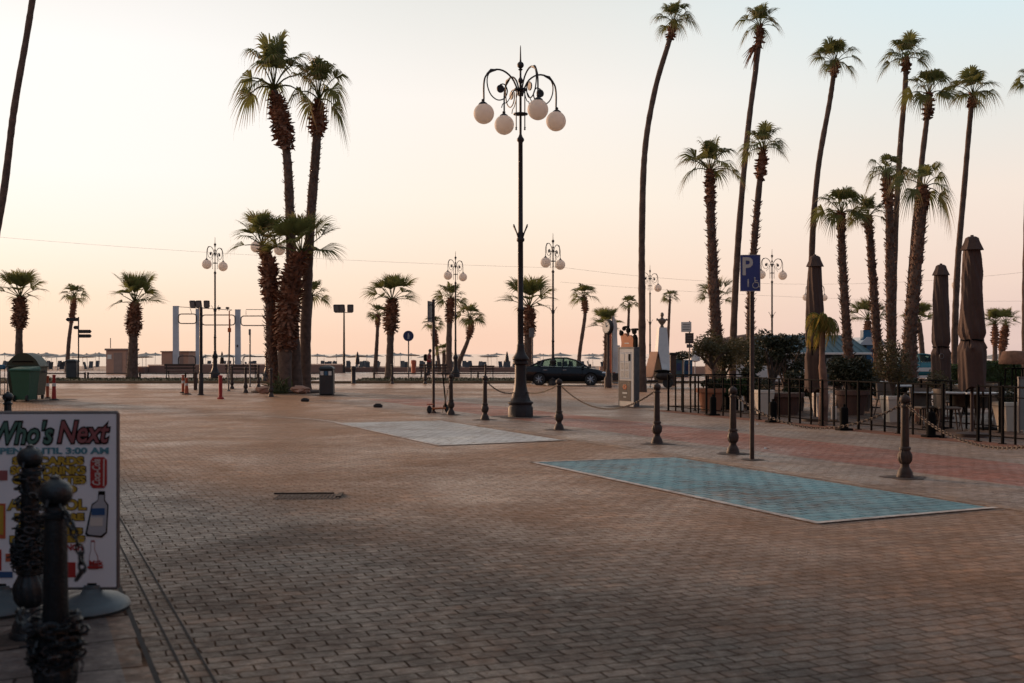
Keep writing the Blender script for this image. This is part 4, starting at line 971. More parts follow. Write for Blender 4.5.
# fingerpost
D=66; T=thing('fingerpost','thin fingerpost with dark direction boards beside the dark litter bin','signpost',(gx(78.5,D),D,VB))
h=gz(317,D)-VB; m=MB(); m.tube([(0,0,0),(0,0,h)],.04,8); m.build('post','iron',T,True)
for a,c,py in ((66,79,319.5),(73.5,79,327.5),(79.5,92,331.5),(79.5,92,336)):
    xa,xc=gx(a,D)-gx(78.5,D),gx(c,D)-gx(78.5,D); z=gz(py,D)-VB; dirn=1 if a>79 else -1; e=.08
    poly=[(xa,z-.1),(xc,z-.1),(xc,z+.1),(xa,z+.1)]
    if dirn>0: poly=[(xa,z-.1),(xc-e,z-.1),(xc,z),(xc-e,z+.1),(xa,z+.1)]
    else: poly=[(xa,z),(xa+e,z-.1),(xc,z-.1),(xc,z+.1),(xa+e,z+.1)]
    m=MB(); m.prism(poly,-.06,-.035); m.build('direction_board','iron',T)
# metal barrier at left edge
T=thing('metal_barrier','grey metal crowd barrier beyond the third dark bollard at the left edge','barrier',(gx(-2,38),38,0))
m=MB(); m.tube([(-1,0,.0),(-1,0,1.1),(.32,0,1.1),(.32,0,0)],.025,8); 
for k in range(9): m.tube([(-.9+k*.14,0,.2),(-.9+k*.14,0,1.1)],.012,6)
m.tube([(-1,0,.2),(.32,0,.2)],.018,6); m.build('frame','galv',T,True)
m=MB(); m.box((-.1,-.05,1.12),(.7,.14,.16),bev=.03); m.build('cover','bluepaint',T)
# low rails along the verge
def rail(px0,px1,label,D=67):
    T=thing('low_rail',label,'railing',(gx(px0,D),D,.12),0,'low railings along the verge'); L=gx(px1,D)-gx(px0,D)
    m=MB(); m.tube([(0,0,.30),(L,0,.30)],.035,6); m.build('rail_bar','irongrey',T,True)
    n=max(2,int(L/2.6)+1)
    for k in range(n): 
        m=MB(); m.lathe([(.06,0),(.06,.32),(.07,.34),(.01,.38)],n=8); m.build('post','irongrey',T,True,loc=(L*k/(n-1),0,0))
rail(40,85,'low rail behind the green containers and litter bin'); rail(88,128,'low rail left of the stout palm by the beach hut'); rail(140,322,'long low rail behind the posts and palm clump'); rail(374,530,'low rail in front of the two slatted benches')
# benches
def bench_proto(label):
    T=thing('bench',label,'bench',(0,0,0),0,'slatted benches facing the sea')
    W=1.8
    m=MB()
    for k in range(3): m.box((0,-.12+.15*k,.45),(W,.12,.035),bev=.01)
    m.build('seat','wood',T)
    m=MB(); m.box((0,-.21,.62),(W,.03,.10),bev=.01); m.box((0,-.235,.80),(W,.03,.12),bev=.01); m.build('backrest','wood',T)
    for s in (-1,1):
        m=MB(); x=s*(W/2-.12); m.tube([(x,-.24,0),(x,-.16,.42),(x,-.25,.86)],.03,6); m.tube([(x,.26,0),(x,.22,.44)],.03,6); m.tube([(x,-.16,.43),(x,.24,.43)],.025,6); m.build('leg_frame','iron',T,True)
    return T
BN=bench_proto('slatted bench right of the stout palm by the hut'); 
for k,(px,D,l,s) in enumerate(((181,66.5,'slatted bench between the beach hut palm and the globe lamp',1.0),(242,64,'slatted bench left of the palm clump, behind two bollards',1.0),(433.5,70,'slatted bench with a person beyond it, behind the edge-on sign pole',.95),(482,70,'slatted bench just left of the main lamp post',.85))):
    o=BN if k==0 else dup(BN,(0,0,0),0,l); o.location=(gx(px,D),D,.12 if D>65 else .0); o['label']=l; o.scale=(s,)*3
    if D<65: o.location.z=.10
# ---------------------------------------------------------------- beach side
def hut(px0,px1,D,top,base,label,depth=2.2,sign=False,rz=0):
    x0,x1=gx(px0,D),gx(px1,D); W=x1-x0; h=gz(top,D)-base
    T=thing('beach_hut',label,'hut',((x0+x1)/2,D,base),rz)
    m=MB(); m.box((0,depth/2,h*.46),(W,depth,h*.92)); bb=m.build('wall','hut',T)
    m=MB(); m.box((0,depth/2,h*.96),(W+.16,depth+.2,h*.08),bev=.02); m.build('roof','hutroof',T)
    m=MB(); m.box((W*.1,-.012,h*.42),(W*.42,.02,h*.82)); m.build('door','hutroof',bb)
    if sign: m=MB(); m.box((-W*.32,-.02,h*.66),(.34,.02,.34)); m.build('notice','paper',bb)
    return T
hut(105,127,86,348.5,.12,'beige beach hut with a white notice, left of the stout palm',1.7,True,R(-12))
hut(161.5,188.5,96,351,.5,'low brown hut behind the leftmost white pylon')
m=MB(); m.tube([(gx(110.5,88),88,2),(gx(110.5,88),88,gz(338,88))],.03,6); tag(m.build('aerial_pole','iron'),'thin short pole rising above the beige beach hut','pole')
# white pylons with pipe frames
for k,(px,w_,top,l) in enumerate(((176,5.2,306.5,'leftmost of the three white pylons'),(198.5,4.6,309.5,'middle white pylon, behind the tall thin pole'),(238,5,310,'right white pylon with a dark spot'))):
    D=92; T=thing('white_pylon',l,'pylon',(gx(px,D),D,.72),0,'white pylons on the terrace'); h=gz(top,D)-.72; wd=w_*D/F
    m=MB(); m.add([(-wd*.5,-.18,0),(wd*.5,-.18,0),(wd*.5,.18,0),(-wd*.5,.18,0),(-wd*.5,-.18,h),(wd*.42,-.18,h),(wd*.42,.18,h),(-wd*.5,.18,h)],[(3,2,1,0),(0,1,5,4),(1,2,6,5),(2,3,7,6),(3,0,4,7),(4,5,6,7)]); m.build('shaft','whitepylon',T)
    m=MB(); m.box((0,0,h+.02),(wd*1.02,.4,.05),bev=.015); m.build('cap','whitepylon',T)
    if k==2: m=MB(); m.sph((0,-.19,gz(346,D)-.72),(.07,.02,.11),8,6); m.build('dark_spot','iron',T)
def rr_frame(px0,px1,py0,py1,label,D=91.6,r_=.045,flat=False):
    x0,x1=gx(px0,D),gx(px1,D); z0,z1=gz(py1,D),gz(py0,D); c=.22; m=MB(); P=[]
    for cx,cz2,a0 in ((x1-c,z1-c,0),(x0+c,z1-c,90),(x0+c,z0+c,180),(x1-c,z0+c,270)):
        for k in range(4): a=R(a0+30*k); P.append((cx+c*math.cos(a),D,cz2+c*math.sin(a)))
    P.append(P[0]); m.tube(P,r_,6,False)
    tag(m.build('pipe_frame','iron',None,True),label,'pipe frame',group='pipe frames on the terrace')
rr_frame(178.5,196.5,314,323.5,'upper pipe frame between the two left pylons'); rr_frame(202,235,315,325,'upper pipe frame between the middle and right pylons'); rr_frame(241,272,316,325.5,'upper pipe frame right of the right pylon')
rr_frame(178.5,195.5,356,366,'lower pipe frame between the two left pylons'); rr_frame(203,233.5,356,366,'lower pipe frame between the middle and right pylons'); rr_frame(243,272,356.5,366,'lower pipe frame right of the right pylon')
m=MB(); D=91.7
for p in (((178,306.8),(232,310),(229,311),(229,324)),((246,315),(246,309.5),(272,309.5))): m.tube([PT(a,b_,D) for a,b_ in p],.025,5)
m.tube([PT(190,308,D),PT(192,314,D)],.02,5)
tag(m.build('top_rail','iron'),'thin top rail joining the pylons above the pipe frames','rail')
def flood(px,D,top,n,label,offs,base=.12):
    T=thing('floodlight_mast',label,'floodlight',(gx(px,D),D,base)); h=gz(top,D)-base
    m=MB(); m.tube([(0,0,0),(0,0,h)],[.10,.06],8); m.build('mast','iron',T,True)
    m=MB(); m.box(((offs[0]+offs[-1])/2,0,h),(abs(offs[-1]-offs[0])+.3,.06,.05)); m.build('crossbar','iron',T)
    for x in offs:
        m=MB(); m.box((0,0,0),(.48,.2,.58),bev=.04); o=m.build('floodlight','iron',T); o.location=(x,-.08,h+.32); o.rotation_euler=(R(18),0,R(8)*(1 if x>0 else -1))
        m=MB(); m.box((0,-.11,0),(.38,.02,.46)); m.build('lens','galv',o)
    return T
flood(344,88,312.5,3,'floodlight mast with three lamps on the promenade, right of the clump',(-.55,-.16,.5))
flood(199,94,308,3,'floodlights above the middle white pylon',(-.5,0,.65),.12)
for px in (219,227.5):
    D=91.7; T=thing('small_floodlight','small floodlight on the top rail, '+('left' if px<222 else 'right')+' of a pair right of the globe lamp','floodlight',PT(px,308,D))
    m=MB(); m.box((0,0,0),(.26,.2,.16),bev=.03); m.build('housing','iron',T); m=MB(); m.box((0,0,-.14),(.05,.05,.14)); m.build('bracket','iron',T)
# parasols and loungers on the beach
T=thing('beach_parasol','pale open beach parasol in the far rows on the sand','parasol',(0,0,0),0,'pale beach parasols in rows on the sand')
m=MB(); m.tube([(0,0,0),(0,0,1.6)],.022,6); m.build('pole','white',T)
m=MB(); m.lathe([(1.15,1.40),(1.13,1.42),(.6,1.53),(.12,1.61),(.05,1.68),(.01,1.70)],n=8); m.build('canopy','parasolpale',T)
PR=T; rr=random.Random(11); first=True
def inr(px,rs): return any(a<=px<=b for a,b in rs)
vis=[(-5,104),(138,162),(186,262),(312,640),(665,700),(940,1024)]
cnt=0
for row,D in enumerate((108,116,124,132,141)):
    px=-20+row*7
    while px<1040:
        p=px+rr.uniform(-3,3)
        if inr(p,vis) and rr.random()<.7 and not (row==0 and 340<p<640):
            loc=(gx(p,D),D+rr.uniform(-2,2),-.03)
            if first: PR.location=loc; first=False; o=PR
            else: o=dup(PR,loc,rr.uniform(0,1))
            s=rr.uniform(.8,1.15); o.scale=(s,s,s*rr.uniform(.9,1.06)/max(.9,s)*.98); o.rotation_euler=(R(rr.uniform(-4,4)),R(rr.uniform(-4,4)),rr.uniform(0,1)); cnt+=1
        px+=(2.9*F/D)*rr.choice((1,1,1.15,1.5))
# near left parasols, larger
for px,l in ((46,'larger pale parasol just above the domed waste container'),(73,'larger pale parasol behind the thin palm and fingerpost'),(99,'larger pale parasol left of the beige beach hut'),(146,'larger pale parasol between the beach hut and the low brown hut')):
    o=dup(PR,(gx(px,102),102,-.03),.3,l); o.scale=(1.12,1.12,1.02)
T=thing('sun_lounger','dark backed sun lounger on the sand under the parasols','sun lounger',(0,0,0),0,'sun loungers in rows on the sand')
m=MB(); m.box((0,0,.3),(.62,1.2,.05)); m.build('seat','lounger',T)
m=MB(); m.box((0,0,0),(.66,.06,.84),bev=.02); o=m.build('backrest','lounger',T); o.location=(0,.55,.68); o.rotation_euler=(R(-22),0,0)
m=MB(); 
for sx in (-.28,.28):
    for sy in (-.55,.5): m.box((sx,sy,.14),(.04,.04,.28))
    m.box((sx,0,.27),(.04,1.2,.04))
m.build('frame','white',T)
LG=T; first=True; T.scale=(.62,.62,.82)
for row,D in enumerate((103,111,120)):
    px=-15
    while px<1030:
        p=px+rr.uniform(-2,2)
        if inr(p,[(-5,104),(186,262),(318,640),(945,1020)]) and rr.random()<.72:
            loc=(gx(p,D),D+rr.uniform(-1,1),-.03); rz=rr.choice((0,0,R(25),R(-30),R(80)))
            if first: LG.location=loc; LG.rotation_euler=(0,0,rz); first=False
            else: dup(LG,loc,rz)
        px+=(.85*F/D)*rr.choice((1,1,1.6))
def closed_small(px,D,top,label,base=-.3,mat='parasolpale',r_=.2):
    T=thing('folded_parasol',label,'folded parasol',(gx(px,D),D,base)); h=gz(top,D)-base
    m=MB(); m.tube([(0,0,0),(0,0,h)],.03,6); m.build('pole','white',T)
    m=MB(); m.lathe([(.05,h*.42),(r_*1.1,h*.46),(r_,h*.6),(r_*.7,h*.8),(.05,h),(.01,h+.05)],n=10); m.build('canopy',mat,T,True)
closed_small(222,108,352,'small folded parasol between the middle and right pylons',mat='iron'); closed_small(357.5,108,352,'small dark folded parasol right of the floodlight mast',mat='iron'); closed_small(507,105,352,'small folded parasol on the sand just left of the main lamp',mat='iron')
closed_small(695,78,344,'slim white folded parasol right of the street signs',.12,'white',.32)
T=thing('beach_post','small red brown post on the promenade right of the round blue sign','post',(gx(413.5,85),85,.12)); m=MB(); m.lathe([(.16,0),(.16,.7),(.2,.72),(.2,.95),(.05,1.0)],n=10); m.build('shaft','orange',T)
T=thing('dark_bollard','short dark bollard at the kerb right of the litter bin','bollard',(gx(353.5,60.2),60.2,0)); m=MB(); m.lathe([(.13,0),(.13,.03),(.11,.05),(.11,.72),(.14,.74),(.13,.86),(.04,.92)],n=12); m.build('shaft','iron',T,True)
# ---------------------------------------------------------------- person beyond the bench
def skin_body(name,verts,edges,radii,mat,parent,root=0,sub=1):
    me=bpy.data.meshes.new(name); me.from_pydata(verts,edges,[]); o=bpy.data.objects.new(name,me); COL.objects.link(o)
    o.modifiers.new('s','SKIN'); 
    for i,v_ in enumerate(me.skin_vertices[0].data): v_.radius=(radii[i],radii[i]); v_.use_root=(i==root)
    sb=o.modifiers.new('b','SUBSURF'); sb.levels=sub; sb.render_levels=sub
    bpy.context.view_layer.update(); dg=bpy.context.evaluated_depsgraph_get()
    me2=bpy.data.meshes.new_from_object(o.evaluated_get(dg)); bpy.data.objects.remove(o)
    me2.name=name; me2.materials.clear(); me2.materials.append(M[mat]); me2.polygons.foreach_set('use_smooth',[True]*len(me2.polygons))
    ob=bpy.data.objects.new(name,me2); COL.objects.link(ob); ob.parent=parent; return ob
T=thing('person','person in a red top with a dark backpack, head bowed, standing beyond the left bench','person',(gx(429,73),73,.115),R(70))
h=1.66
vs=[(0,0,.92),(0,0,1.12),(0,.01,1.34),(0,-.02,1.46),(0,-.07,1.58),(0,-.09,1.66), (.09,0,.88),(.10,-.03,.48),(.10,.02,.08),(.10,-.14,.03), (-.09,0,.88),(-.10,.05,.48),(-.10,.1,.08),(-.10,-.06,.03),
    (.18,0,1.37),(.22,.02,1.12),(.17,-.2,1.02),(.13,-.27,1.03), (-.18,0,1.37),(-.22,.02,1.12),(-.17,-.2,1.04),(-.13,-.27,1.06)]
ed=[(0,1),(1,2),(2,3),(3,4),(4,5),(0,6),(6,7),(7,8),(8,9),(0,10),(10,11),(11,12),(12,13),(2,14),(14,15),(15,16),(16,17),(2,18),(18,19),(19,20),(20,21)]
ra=[.15,.13,.15,.055,.09,.085,.09,.06,.045,.04,.09,.06,.045,.04,.06,.045,.035,.035,.06,.045,.035,.035]
skin_body('body',vs,ed,ra,'skin',T)
m=MB(); m.lathe([(.17,.86),(.18,1.0),(.16,1.12),(.19,1.3),(.17,1.38),(.07,1.45)],n=14,sy=.75); m.build('red_top','shirt',T,True)
m=MB(); m.lathe([(.19,.55),(.185,.75),(.18,.92)],n=14,sy=.8); 
for s in (-1,1): m.tube([(s*.1,0,.86),(s*.105,0,.5),(s*.105,.04,.1)],[.10,.075,.06],10)
m.build('trousers','cloth',T,True)
m=MB(); m.sph((0,-.075,1.64),(.098,.11,.12),12,8); m.build('hair','cloth',T,True)
m=MB(); m.box((0,.24,1.2),(.32,.2,.46),bev=.07); m.build('backpack','black',T,True)
# ---------------------------------------------------------------- kick scooter
D=30.2; T=thing('kick_scooter','orange decked electric kick scooter parked between sign pole and bollard','scooter',(gx(438,D),D,0),R(232)); T.scale=(.85,.85,.95)
m=MB(); m.box((.0,0,.13),(.62,.15,.05),bev=.02); m.build('deck','amber',T); 
for x,r_ in ((.40,.11),(-.42,.11)):
    m=MB(); m.lathe([(.001,-.03),(r_*.8,-.03),(r_,0),(r_*.8,.03),(.001,.03)],n=18,mtx=Matrix.Translation((x,0,r_))@Matrix.Rotation(PI/2,4,'X')); m.build('wheel','rubber',T,True)
m=MB(); m.tube([(-.42,0,.12),(-.36,0,.25),(-.22,0,1.08)],.022,8); m.tube([(-.36,0,.25),(-.25,0,.13)],.03,6); m.build('stem','black',T,True)
m=MB(); m.tube([(-.22,-.22,1.08),(-.22,.22,1.08)],.018,8); m.build('handlebar','black',T,True)
m=MB(); m.box((.36,0,.25),(.24,.10,.03),bev=.01); m.build('mudguard','orange',T)
# ---------------------------------------------------------------- sedan
def car(name,label,px,D,rz,mat,L=4.35,base=0.0,scale=1.0):
    T=thing(name,label,'car',(gx(px,D),D,base),rz); T.scale=(scale,)*3
    # body loft: x, z_bottom, z_belt, half width
    S_=[(-2.20,.42,.78,.62),(-2.15,.30,.92,.76),(-1.9,.22,1.00,.84),(-1.3,.20,1.02,.88),(-.6,.20,.98,.89),(.2,.20,.96,.89),(.9,.20,.94,.88),(1.4,.20,.88,.86),(1.85,.22,.78,.80),(2.10,.28,.66,.70),(2.19,.38,.54,.55)]
    k=L/4.4; vs=[];fs=[];n=10
    for x,zb,zt,hw in S_:
        ring=[(hw*.86,zb),(hw*.98,zb+.10),(hw,(zb+zt)/2),(hw*.97,zt-.10),(hw*.86,zt)]
        for y,z in ring: vs.append((x*k,y,z))
        for y,z in reversed(ring): vs.append((x*k,-y,z))
    for i in range(len(S_)-1):
        for a in range(n): b2=(a+1)%n; fs.append((i*n+a,i*n+b2,(i+1)*n+b2,(i+1)*n+a))
    fs.append(tuple(range(n-1,-1,-1))); fs.append(tuple((len(S_)-1)*n+a for a in range(n)))
    m=MB(); m.add(vs,fs); body=m.build('body',mat,T,True)
    # roof + pillars
    rp=[(-1.80,.99,.74),(-1.15,1.30,.62),(-.5,1.42,.60),(.1,1.42,.60),(.55,1.30,.62),(1.28,.90,.76)]
    m=MB()
    for s in (-1,1):
        m.tube([(x*k,s*w_,z) for x,z,w_ in rp],[.04]*6,6)
        for xa,xb,za in ((-.08,-.12,1.41),): m.tube([(xa*k,s*.60,za),(xb*k,s*.84,.94)],.035,6)
        m.tube([(-1.15*k,s*.62,1.30),(-1.28*k,s*.84,.98)],.05,6)
    v4=[]
    for x,z,w_ in rp[1:5]: v4+=[(x*k,-w_,z+.02),(x*k,0,z+.05),(x*k,w_,z+.02)]
    m.add(v4,[(i*3+a,i*3+a+1,i*3+a+4,i*3+a+3) for i in range(3) for a in range(2)]); 
    m.build('roof',mat,T,True)
    for s in (-1,1):
        m=MB(); m.add([(1.2*k,s*.79,.93),(.55*k,s*.615,1.29),(.1*k,s*.595,1.40),(-.07*k,s*.595,1.40),(-.1*k,s*.84,.95)],[(0,1,2,3,4)]); m.build('side_window','glass',T)
        m=MB(); m.add([(-.14*k,s*.84,.95),(-.11*k,s*.595,1.40),(-.5*k,s*.595,1.40),(-1.13*k,s*.615,1.28),(-1.26*k,s*.83,.99)],[(0,1,2,3,4)]); m.build('side_window','glass',T)
        m=MB(); m.add([(-1.30*k,s*.83,.995),(-1.18*k,s*.63,1.27),(-1.72*k,s*.75,1.0)],[(0,1,2)]); m.build('quarter_window','glass',T)
        m=MB(); m.box((.95*k,s*.96,.98),(.14,.16,.12),bev=.04); m.build('wing_mirror',mat,T,True)
        for xx in (.05,-.95): m=MB(); m.box((xx*k-.05,s*.885,.80),(.2,.02,.035),bev=.008); m.build('door_handle','chrome',T)
        m=MB(); m.tube([(-1.28*k,s*.85,.985),(1.15*k,s*.835,.945)],.009,4); m.build('window_trim','chrome',T)
        m=MB()
        for xx in (.92,-.12,-1.2): m.tube([(xx*k,s*.865,.32),(xx*k,s*.892,.58),(xx*k-.02,s*.865,.9)],.006,4)
        m.build('door_gap','black',T)
        m=MB(); m.sph((2.0*k,s*.60,.64),(.16,.14,.07),10,6); m.build('headlight','chrome',T,True)
        m=MB(); m.sph((-2.08*k,s*.62,.82),(.12,.16,.09),10,6); m.build('taillight','red',T,True)
        for x in (1.36,-1.32):
            mt=Matrix.Translation((x*k,s*.80,.315))@Matrix.Rotation(PI/2,4,'X')
            m=MB(); m.lathe([(.36,-.06),(.36,.06)],n=20,mtx=Matrix.Translation((x*k,s*.835,.33))@Matrix.Rotation(PI/2,4,'X')); m.build('wheel_arch','black',T)
            m=MB(); m.lathe([(.20,-.10),(.30,-.105),(.318,-.05),(.318,.05),(.30,.105),(.20,.10)],n=26,mtx=mt); wl=m.build('wheel','rubber',T,True)
            m=MB(); 
            m.lathe([(.205,-.09),(.22,-.085),(.22,.085),(.205,.09),(.19,.06),(.19,-.06)],n=22,mtx=mt)
            for q in range(7):
                a=2*PI*q/7; m.tube([mt@Vector((0,0,s*-.10)),mt@Vector((.2*math.cos(a),.2*math.sin(a),s*-.085))],[.04,.025],5)
            m.build('rim','rim',wl,True)
    m=MB(); m.add([(1.26*k,-.72,.92),(1.26*k,.72,.92),(.57*k,.59,1.31),(.57*k,-.59,1.31)],[(0,1,2,3)]); m.build('windscreen','glass',T)
    m=MB(); m.add([(-1.78*k,-.7,1.01),(-1.78*k,.7,1.01),(-1.17*k,.59,1.31),(-1.17*k,-.59,1.31)],[(3,2,1,0)]); m.build('rear_window','glass',T)
    m=MB()
    for x in (.25,-.75): 
        for y in (-.38,.38): m.box((x,y,.85),(.14,.46,.6),bev=.06); m.box((x,y,1.2),(.08,.24,.18),bev=.03)
    m.build('car_seats','black',T)
    return T
car('parked_car','dark sedan parked facing right behind the lamps and bollards',565,57.6,R(-4),'carpaint',L=4.4,scale=.95)
car('parked_car','teal car parked beyond the cafe, seen between trunk and folded parasol',914,66,R(175),'carteal',base=.12)
# ---------------------------------------------------------------- kiosk panel
D=dist(406.5); x0,x1=gx(618.5,D),gx(639,D); W=x1-x0
T=thing('information_kiosk','white information pillar with brown poster, orange topper and figures','kiosk',((x0+x1)/2,D,0),R(-63)); T.scale=(1.48,.5,1)
z=lambda py: gz(py,D)
m=MB(); m.box((0,0,z(347.5)/2),(W*.93,.34,z(347.5)),bev=.012); bd2=m.build('body','white',T)
m=MB(); 
for sx in (-1,1): m.box((sx*W*.455,-.0,z(347.5)/2),(.03,.38,z(347.5)+.02),bev=.005)
m.box((0,-.0,z(347.5)-.01),(W*.98,.38,.05),bev=.005); m.build('frame','galv',T)
def kcard(nm,mt_,a,b_2,c,d,yy=-.19,par=None):
    m=MB(); m.box(((gx(a,D)+gx(c,D))/2-(x0+x1)/2,yy,(z(b_2)+z(d))/2),(gx(c,D)-gx(a,D),.012,z(b_2)-z(d))); return m.build(nm,mt_,par or bd2)
pan=kcard('map_panel','glassgrey',620.5,352,634.5,379,-.178); kcard('notice_sheet','paper',621.5,354,626.5,361); kcard('notice_sheet','paper',627.3,354,631.5,361); kcard('notice_sheet','black',632,354,634,361)
for a,b_2 in ((621.5,362.5),(627.5,362.5),(621.5,370.5),(627.5,370.5)):
    s_=kcard('notice_sheet','paper',a,b_2,a+5.4,b_2+7)
    for q in range(5): kcard('text_line','irongrey',a+.6,b_2+.9+q*1.2,a+4.6,b_2+1.2+q*1.2,-.198,s_)
ps=kcard('brown_poster','poster',620,380.5,634.5,401,-.18); 
cxp=(gx(627.2,D)-(x0+x1)/2)
m=MB(); 
for q in range(6):
    a=2*PI*q/6; m.sph((cxp+.05*math.cos(a),-.19,z(387)+.05*math.sin(a)),(.032,.01,.032),8,6)
m.build('flower_emblem','amber',ps,True)
m=MB(); m.box((cxp,-.19,z(393)),(.17,.01,.05)); m.box((cxp,-.19,z(397)),(.10,.01,.03)); m.build('poster_lettering','paper',ps)
m=MB(); m.box((0,0,z(403.5)),(W*.9,.345,z(401)-z(406.2))); m.build('lit_foot','lightbox',bd2) if False else m.build('plinth','cream',bd2)
m=MB(); zt=z(347.3); m.prism([(-W*.42,zt),(W*.30,zt),(W*.32,zt+.28),(W*.12,zt+.36),(-.02,zt+.30),(-W*.2,zt+.42),(-W*.45,zt+.34),(-W*.40,zt+.15)],-.06,.06); tp_=m.build('orange_topper','amber',T)
m=MB(); 
for (a,c,r_) in ((-W*.42,zt+.42,.085),(-W*.26,zt+.56,.07),(W*.36,zt+.46,.09),(W*.40,zt+.3,.08),(.0,zt+.5,.085)): m.sph((a,-.03,c),(r_,.07,r_),10,8)
m.box((W*.36,0,zt+.52),(.24,.1,.07),bev=.02); m.box((-.08,0,zt+.6),(.16,.1,.07),bev=.02); m.box((W*.42,0,zt+.15),(.12,.12,.3),bev=.02); m.tube([(-W*.5,-.03,zt+.5),(-W*.3,-.03,zt+.35)],.04,6)
m.build('carved_figures','black',tp_,True)
m=MB(); m.box((-.04,-.064,zt+.12),(.16,.006,.03)); m.build('topper_lettering','paper',tp_)
# clock
D=52.4; T=thing('street_clock','round street clock on a brown post beside the information kiosk','clock',(gx(608,D),D,0),R(-58))
h=gz(327,D); m=MB(); m.lathe([(.17,0),(.17,.45),(.13,.5),(.10,.55),(.10,.8),(.055,.86),(.05,h-.3)],n=12); m.build('post','wood',T,True)
m=MB(); m.lathe([(.001,-.10),(.30,-.10),(.34,-.07),(.34,.07),(.30,.10),(.001,.10)],n=26,mtx=Matrix.Translation((0,0,h))@Matrix.Rotation(PI/2,4,'X')); cs=m.build('case','iron',T,True)
for s in (-1,1):
    m=MB(); m.lathe([(.001,-.006),(.27,-.006),(.27,.006),(.001,.006)],n=26,mtx=Matrix.Translation((0,s*.106,h))@Matrix.Rotation(PI/2,4,'X')); fc=m.build('face','paper',cs)
    m=MB(); m.tube([(0,s*.118,h),(.1,s*.118,h+.08)],.012,4); m.tube([(0,s*.118,h),(-.03,s*.118,h+.21)],.009,4)
    for q in range(12): a=q*PI/6; m.box((.235*math.sin(a),s*.116,h+.235*math.cos(a)),(.022,.006,.022))
    m.build('hands','black',fc)
# tall white banner & red board behind clock
D=60; T=thing('banner_flag','tall narrow white feather banner behind the street clock','banner',(gx(616,D),D,0),R(10)); h=gz(316,D)
m=MB(); m.tube([(-.2,0,0),(-.2,0,h)],.025,6); m.build('pole','galv',T); 
m=MB(); vs=[];fs=[]
for i in range(14):
    zq=.6+(h-.6)*i/13; wv=.05*math.sin(i*.9); ww=.27*(1-(max(0,i-10)/3.4)**2)
    vs+=[(-.19,wv*.2,zq),(-.19+ww*.5,.06+wv,zq),(-.19+ww,wv,zq)]
for i in range(13):
    for a in range(2): fs.append((i*3+a,i*3+a+1,i*3+a+4,i*3+a+3))
m.add(vs,fs); m.build('cloth','white',T,True)
m=MB(); m.lathe([(.25,0),(.25,.05),(.04,.08)],n=12); m.build('foot','galv',T)
T=thing('banner_flag','red and white upright advertising panel between clock and kiosk','advertising panel',(gx(612.5,62),62,0.12)); 
m=MB(); m.box((0,0,1.5),(.28,.05,2.2),bev=.01); m.build('panel','orange',T); m=MB(); m.box((.28,.02,1.1),(.26,.05,1.6),bev=.01); m.build('panel','white',T); m=MB(); m.box((.1,0,.2),(.7,.3,.4),bev=.03); m.build('foot','iron',T)
# monument
D=78; T=thing('bust_monument','white obelisk monument with a bronze bust on top','monument',(gx(662,D),D,.12),R(8)); Z=lambda py: gz(py,D)-.12
m=MB(); 
def taper(z0,z1,a,b_2): m.add([(-a,-a,z0),(a,-a,z0),(a,a,z0),(-a,a,z0),(-b_2,-b_2,z1),(b_2,-b_2,z1),(b_2,b_2,z1),(-b_2,b_2,z1)],[(3,2,1,0),(0,1,5,4),(1,2,6,5),(2,3,7,6),(3,0,4,7),(4,5,6,7)])
taper(0,.25,.85,.85); taper(.25,.5,.68,.66); taper(.5,.75,.56,.50); taper(.75,Z(327.5),.46,.27); m.build('obelisk','marble',T)
zb=Z(327.5); m=MB(); m.lathe([(.12,0),(.15,.05),(.10,.12),(.12,.2),(.24,.34),(.30,.46),(.27,.56),(.11,.62),(.09,.70)],c=(0,0,zb),n=16,sy=.65)
m.sph((0,-.02,zb+.86),(.125,.14,.17),14,10); m.sph((0,-.15,zb+.85),(.025,.035,.035),6,5); m.tube([(-.30,0,zb+.48),(-.36,0,zb+.62)],[.10,.05],8); m.tube([(.30,0,zb+.48),(.34,0,zb+.60)],[.10,.05],8); m.build('bust','bronze',T,True)
# A-frame board and moped
D=54; T=thing('menu_board','tall orange brown A-frame board standing behind the parked moped','board',(gx(654,D),D,0),R(-58)); T.scale=(.62,.8,.95)
m=MB(); m.add([(-.55,-.45,.5),(.55,-.45,.5),(.45,0,1.75),(-.45,0,1.75),(-.55,-.40,.5),(.55,-.40,.5),(.45,.05,1.75),(-.45,.05,1.75)],[(0,1,2,3),(7,6,5,4),(0,4,5,1),(2,6,7,3),(1,5,6,2),(0,3,7,4)]); m.build('front_panel','woodlight',T)
m=MB(); m.add([(-.55,.45,.2),(.55,.45,.2),(.45,.06,1.75),(-.45,.06,1.75),(-.55,.40,.2),(.55,.40,.2),(.45,.02,1.72),(-.45,.02,1.72)],[(3,2,1,0),(4,5,6,7),(1,5,4,0),(3,7,6,2),(2,6,5,1),(4,7,3,0)]); m.build('back_panel','wood',T)
m=MB(); 
for sx in (-.5,.5): m.tube([(sx,-.6,0),(sx*.95,-.42,.55)],.03,5); m.tube([(sx,.6,0),(sx,.45,.25)],.03,5)
m.build('leg','wood',T)
D=52.5; T=thing('moped','dark grey moped parked facing left behind the trunk beside the kiosk','moped',(gx(655,D),D,0),R(170))
for x in (.62,-.58):
    mt=Matrix.Translation((x,0,.24))@Matrix.Rotation(PI/2,4,'X'); m=MB(); m.lathe([(.12,-.05),(.22,-.05),(.245,0),(.22,.05),(.12,.05)],n=20,mtx=mt); wl=m.build('wheel','rubber',T,True)
    m=MB(); m.lathe([(.02,-.04),(.13,-.03),(.13,.03),(.02,.04)],n=12,mtx=mt); m.build('rim','rim',wl,True)
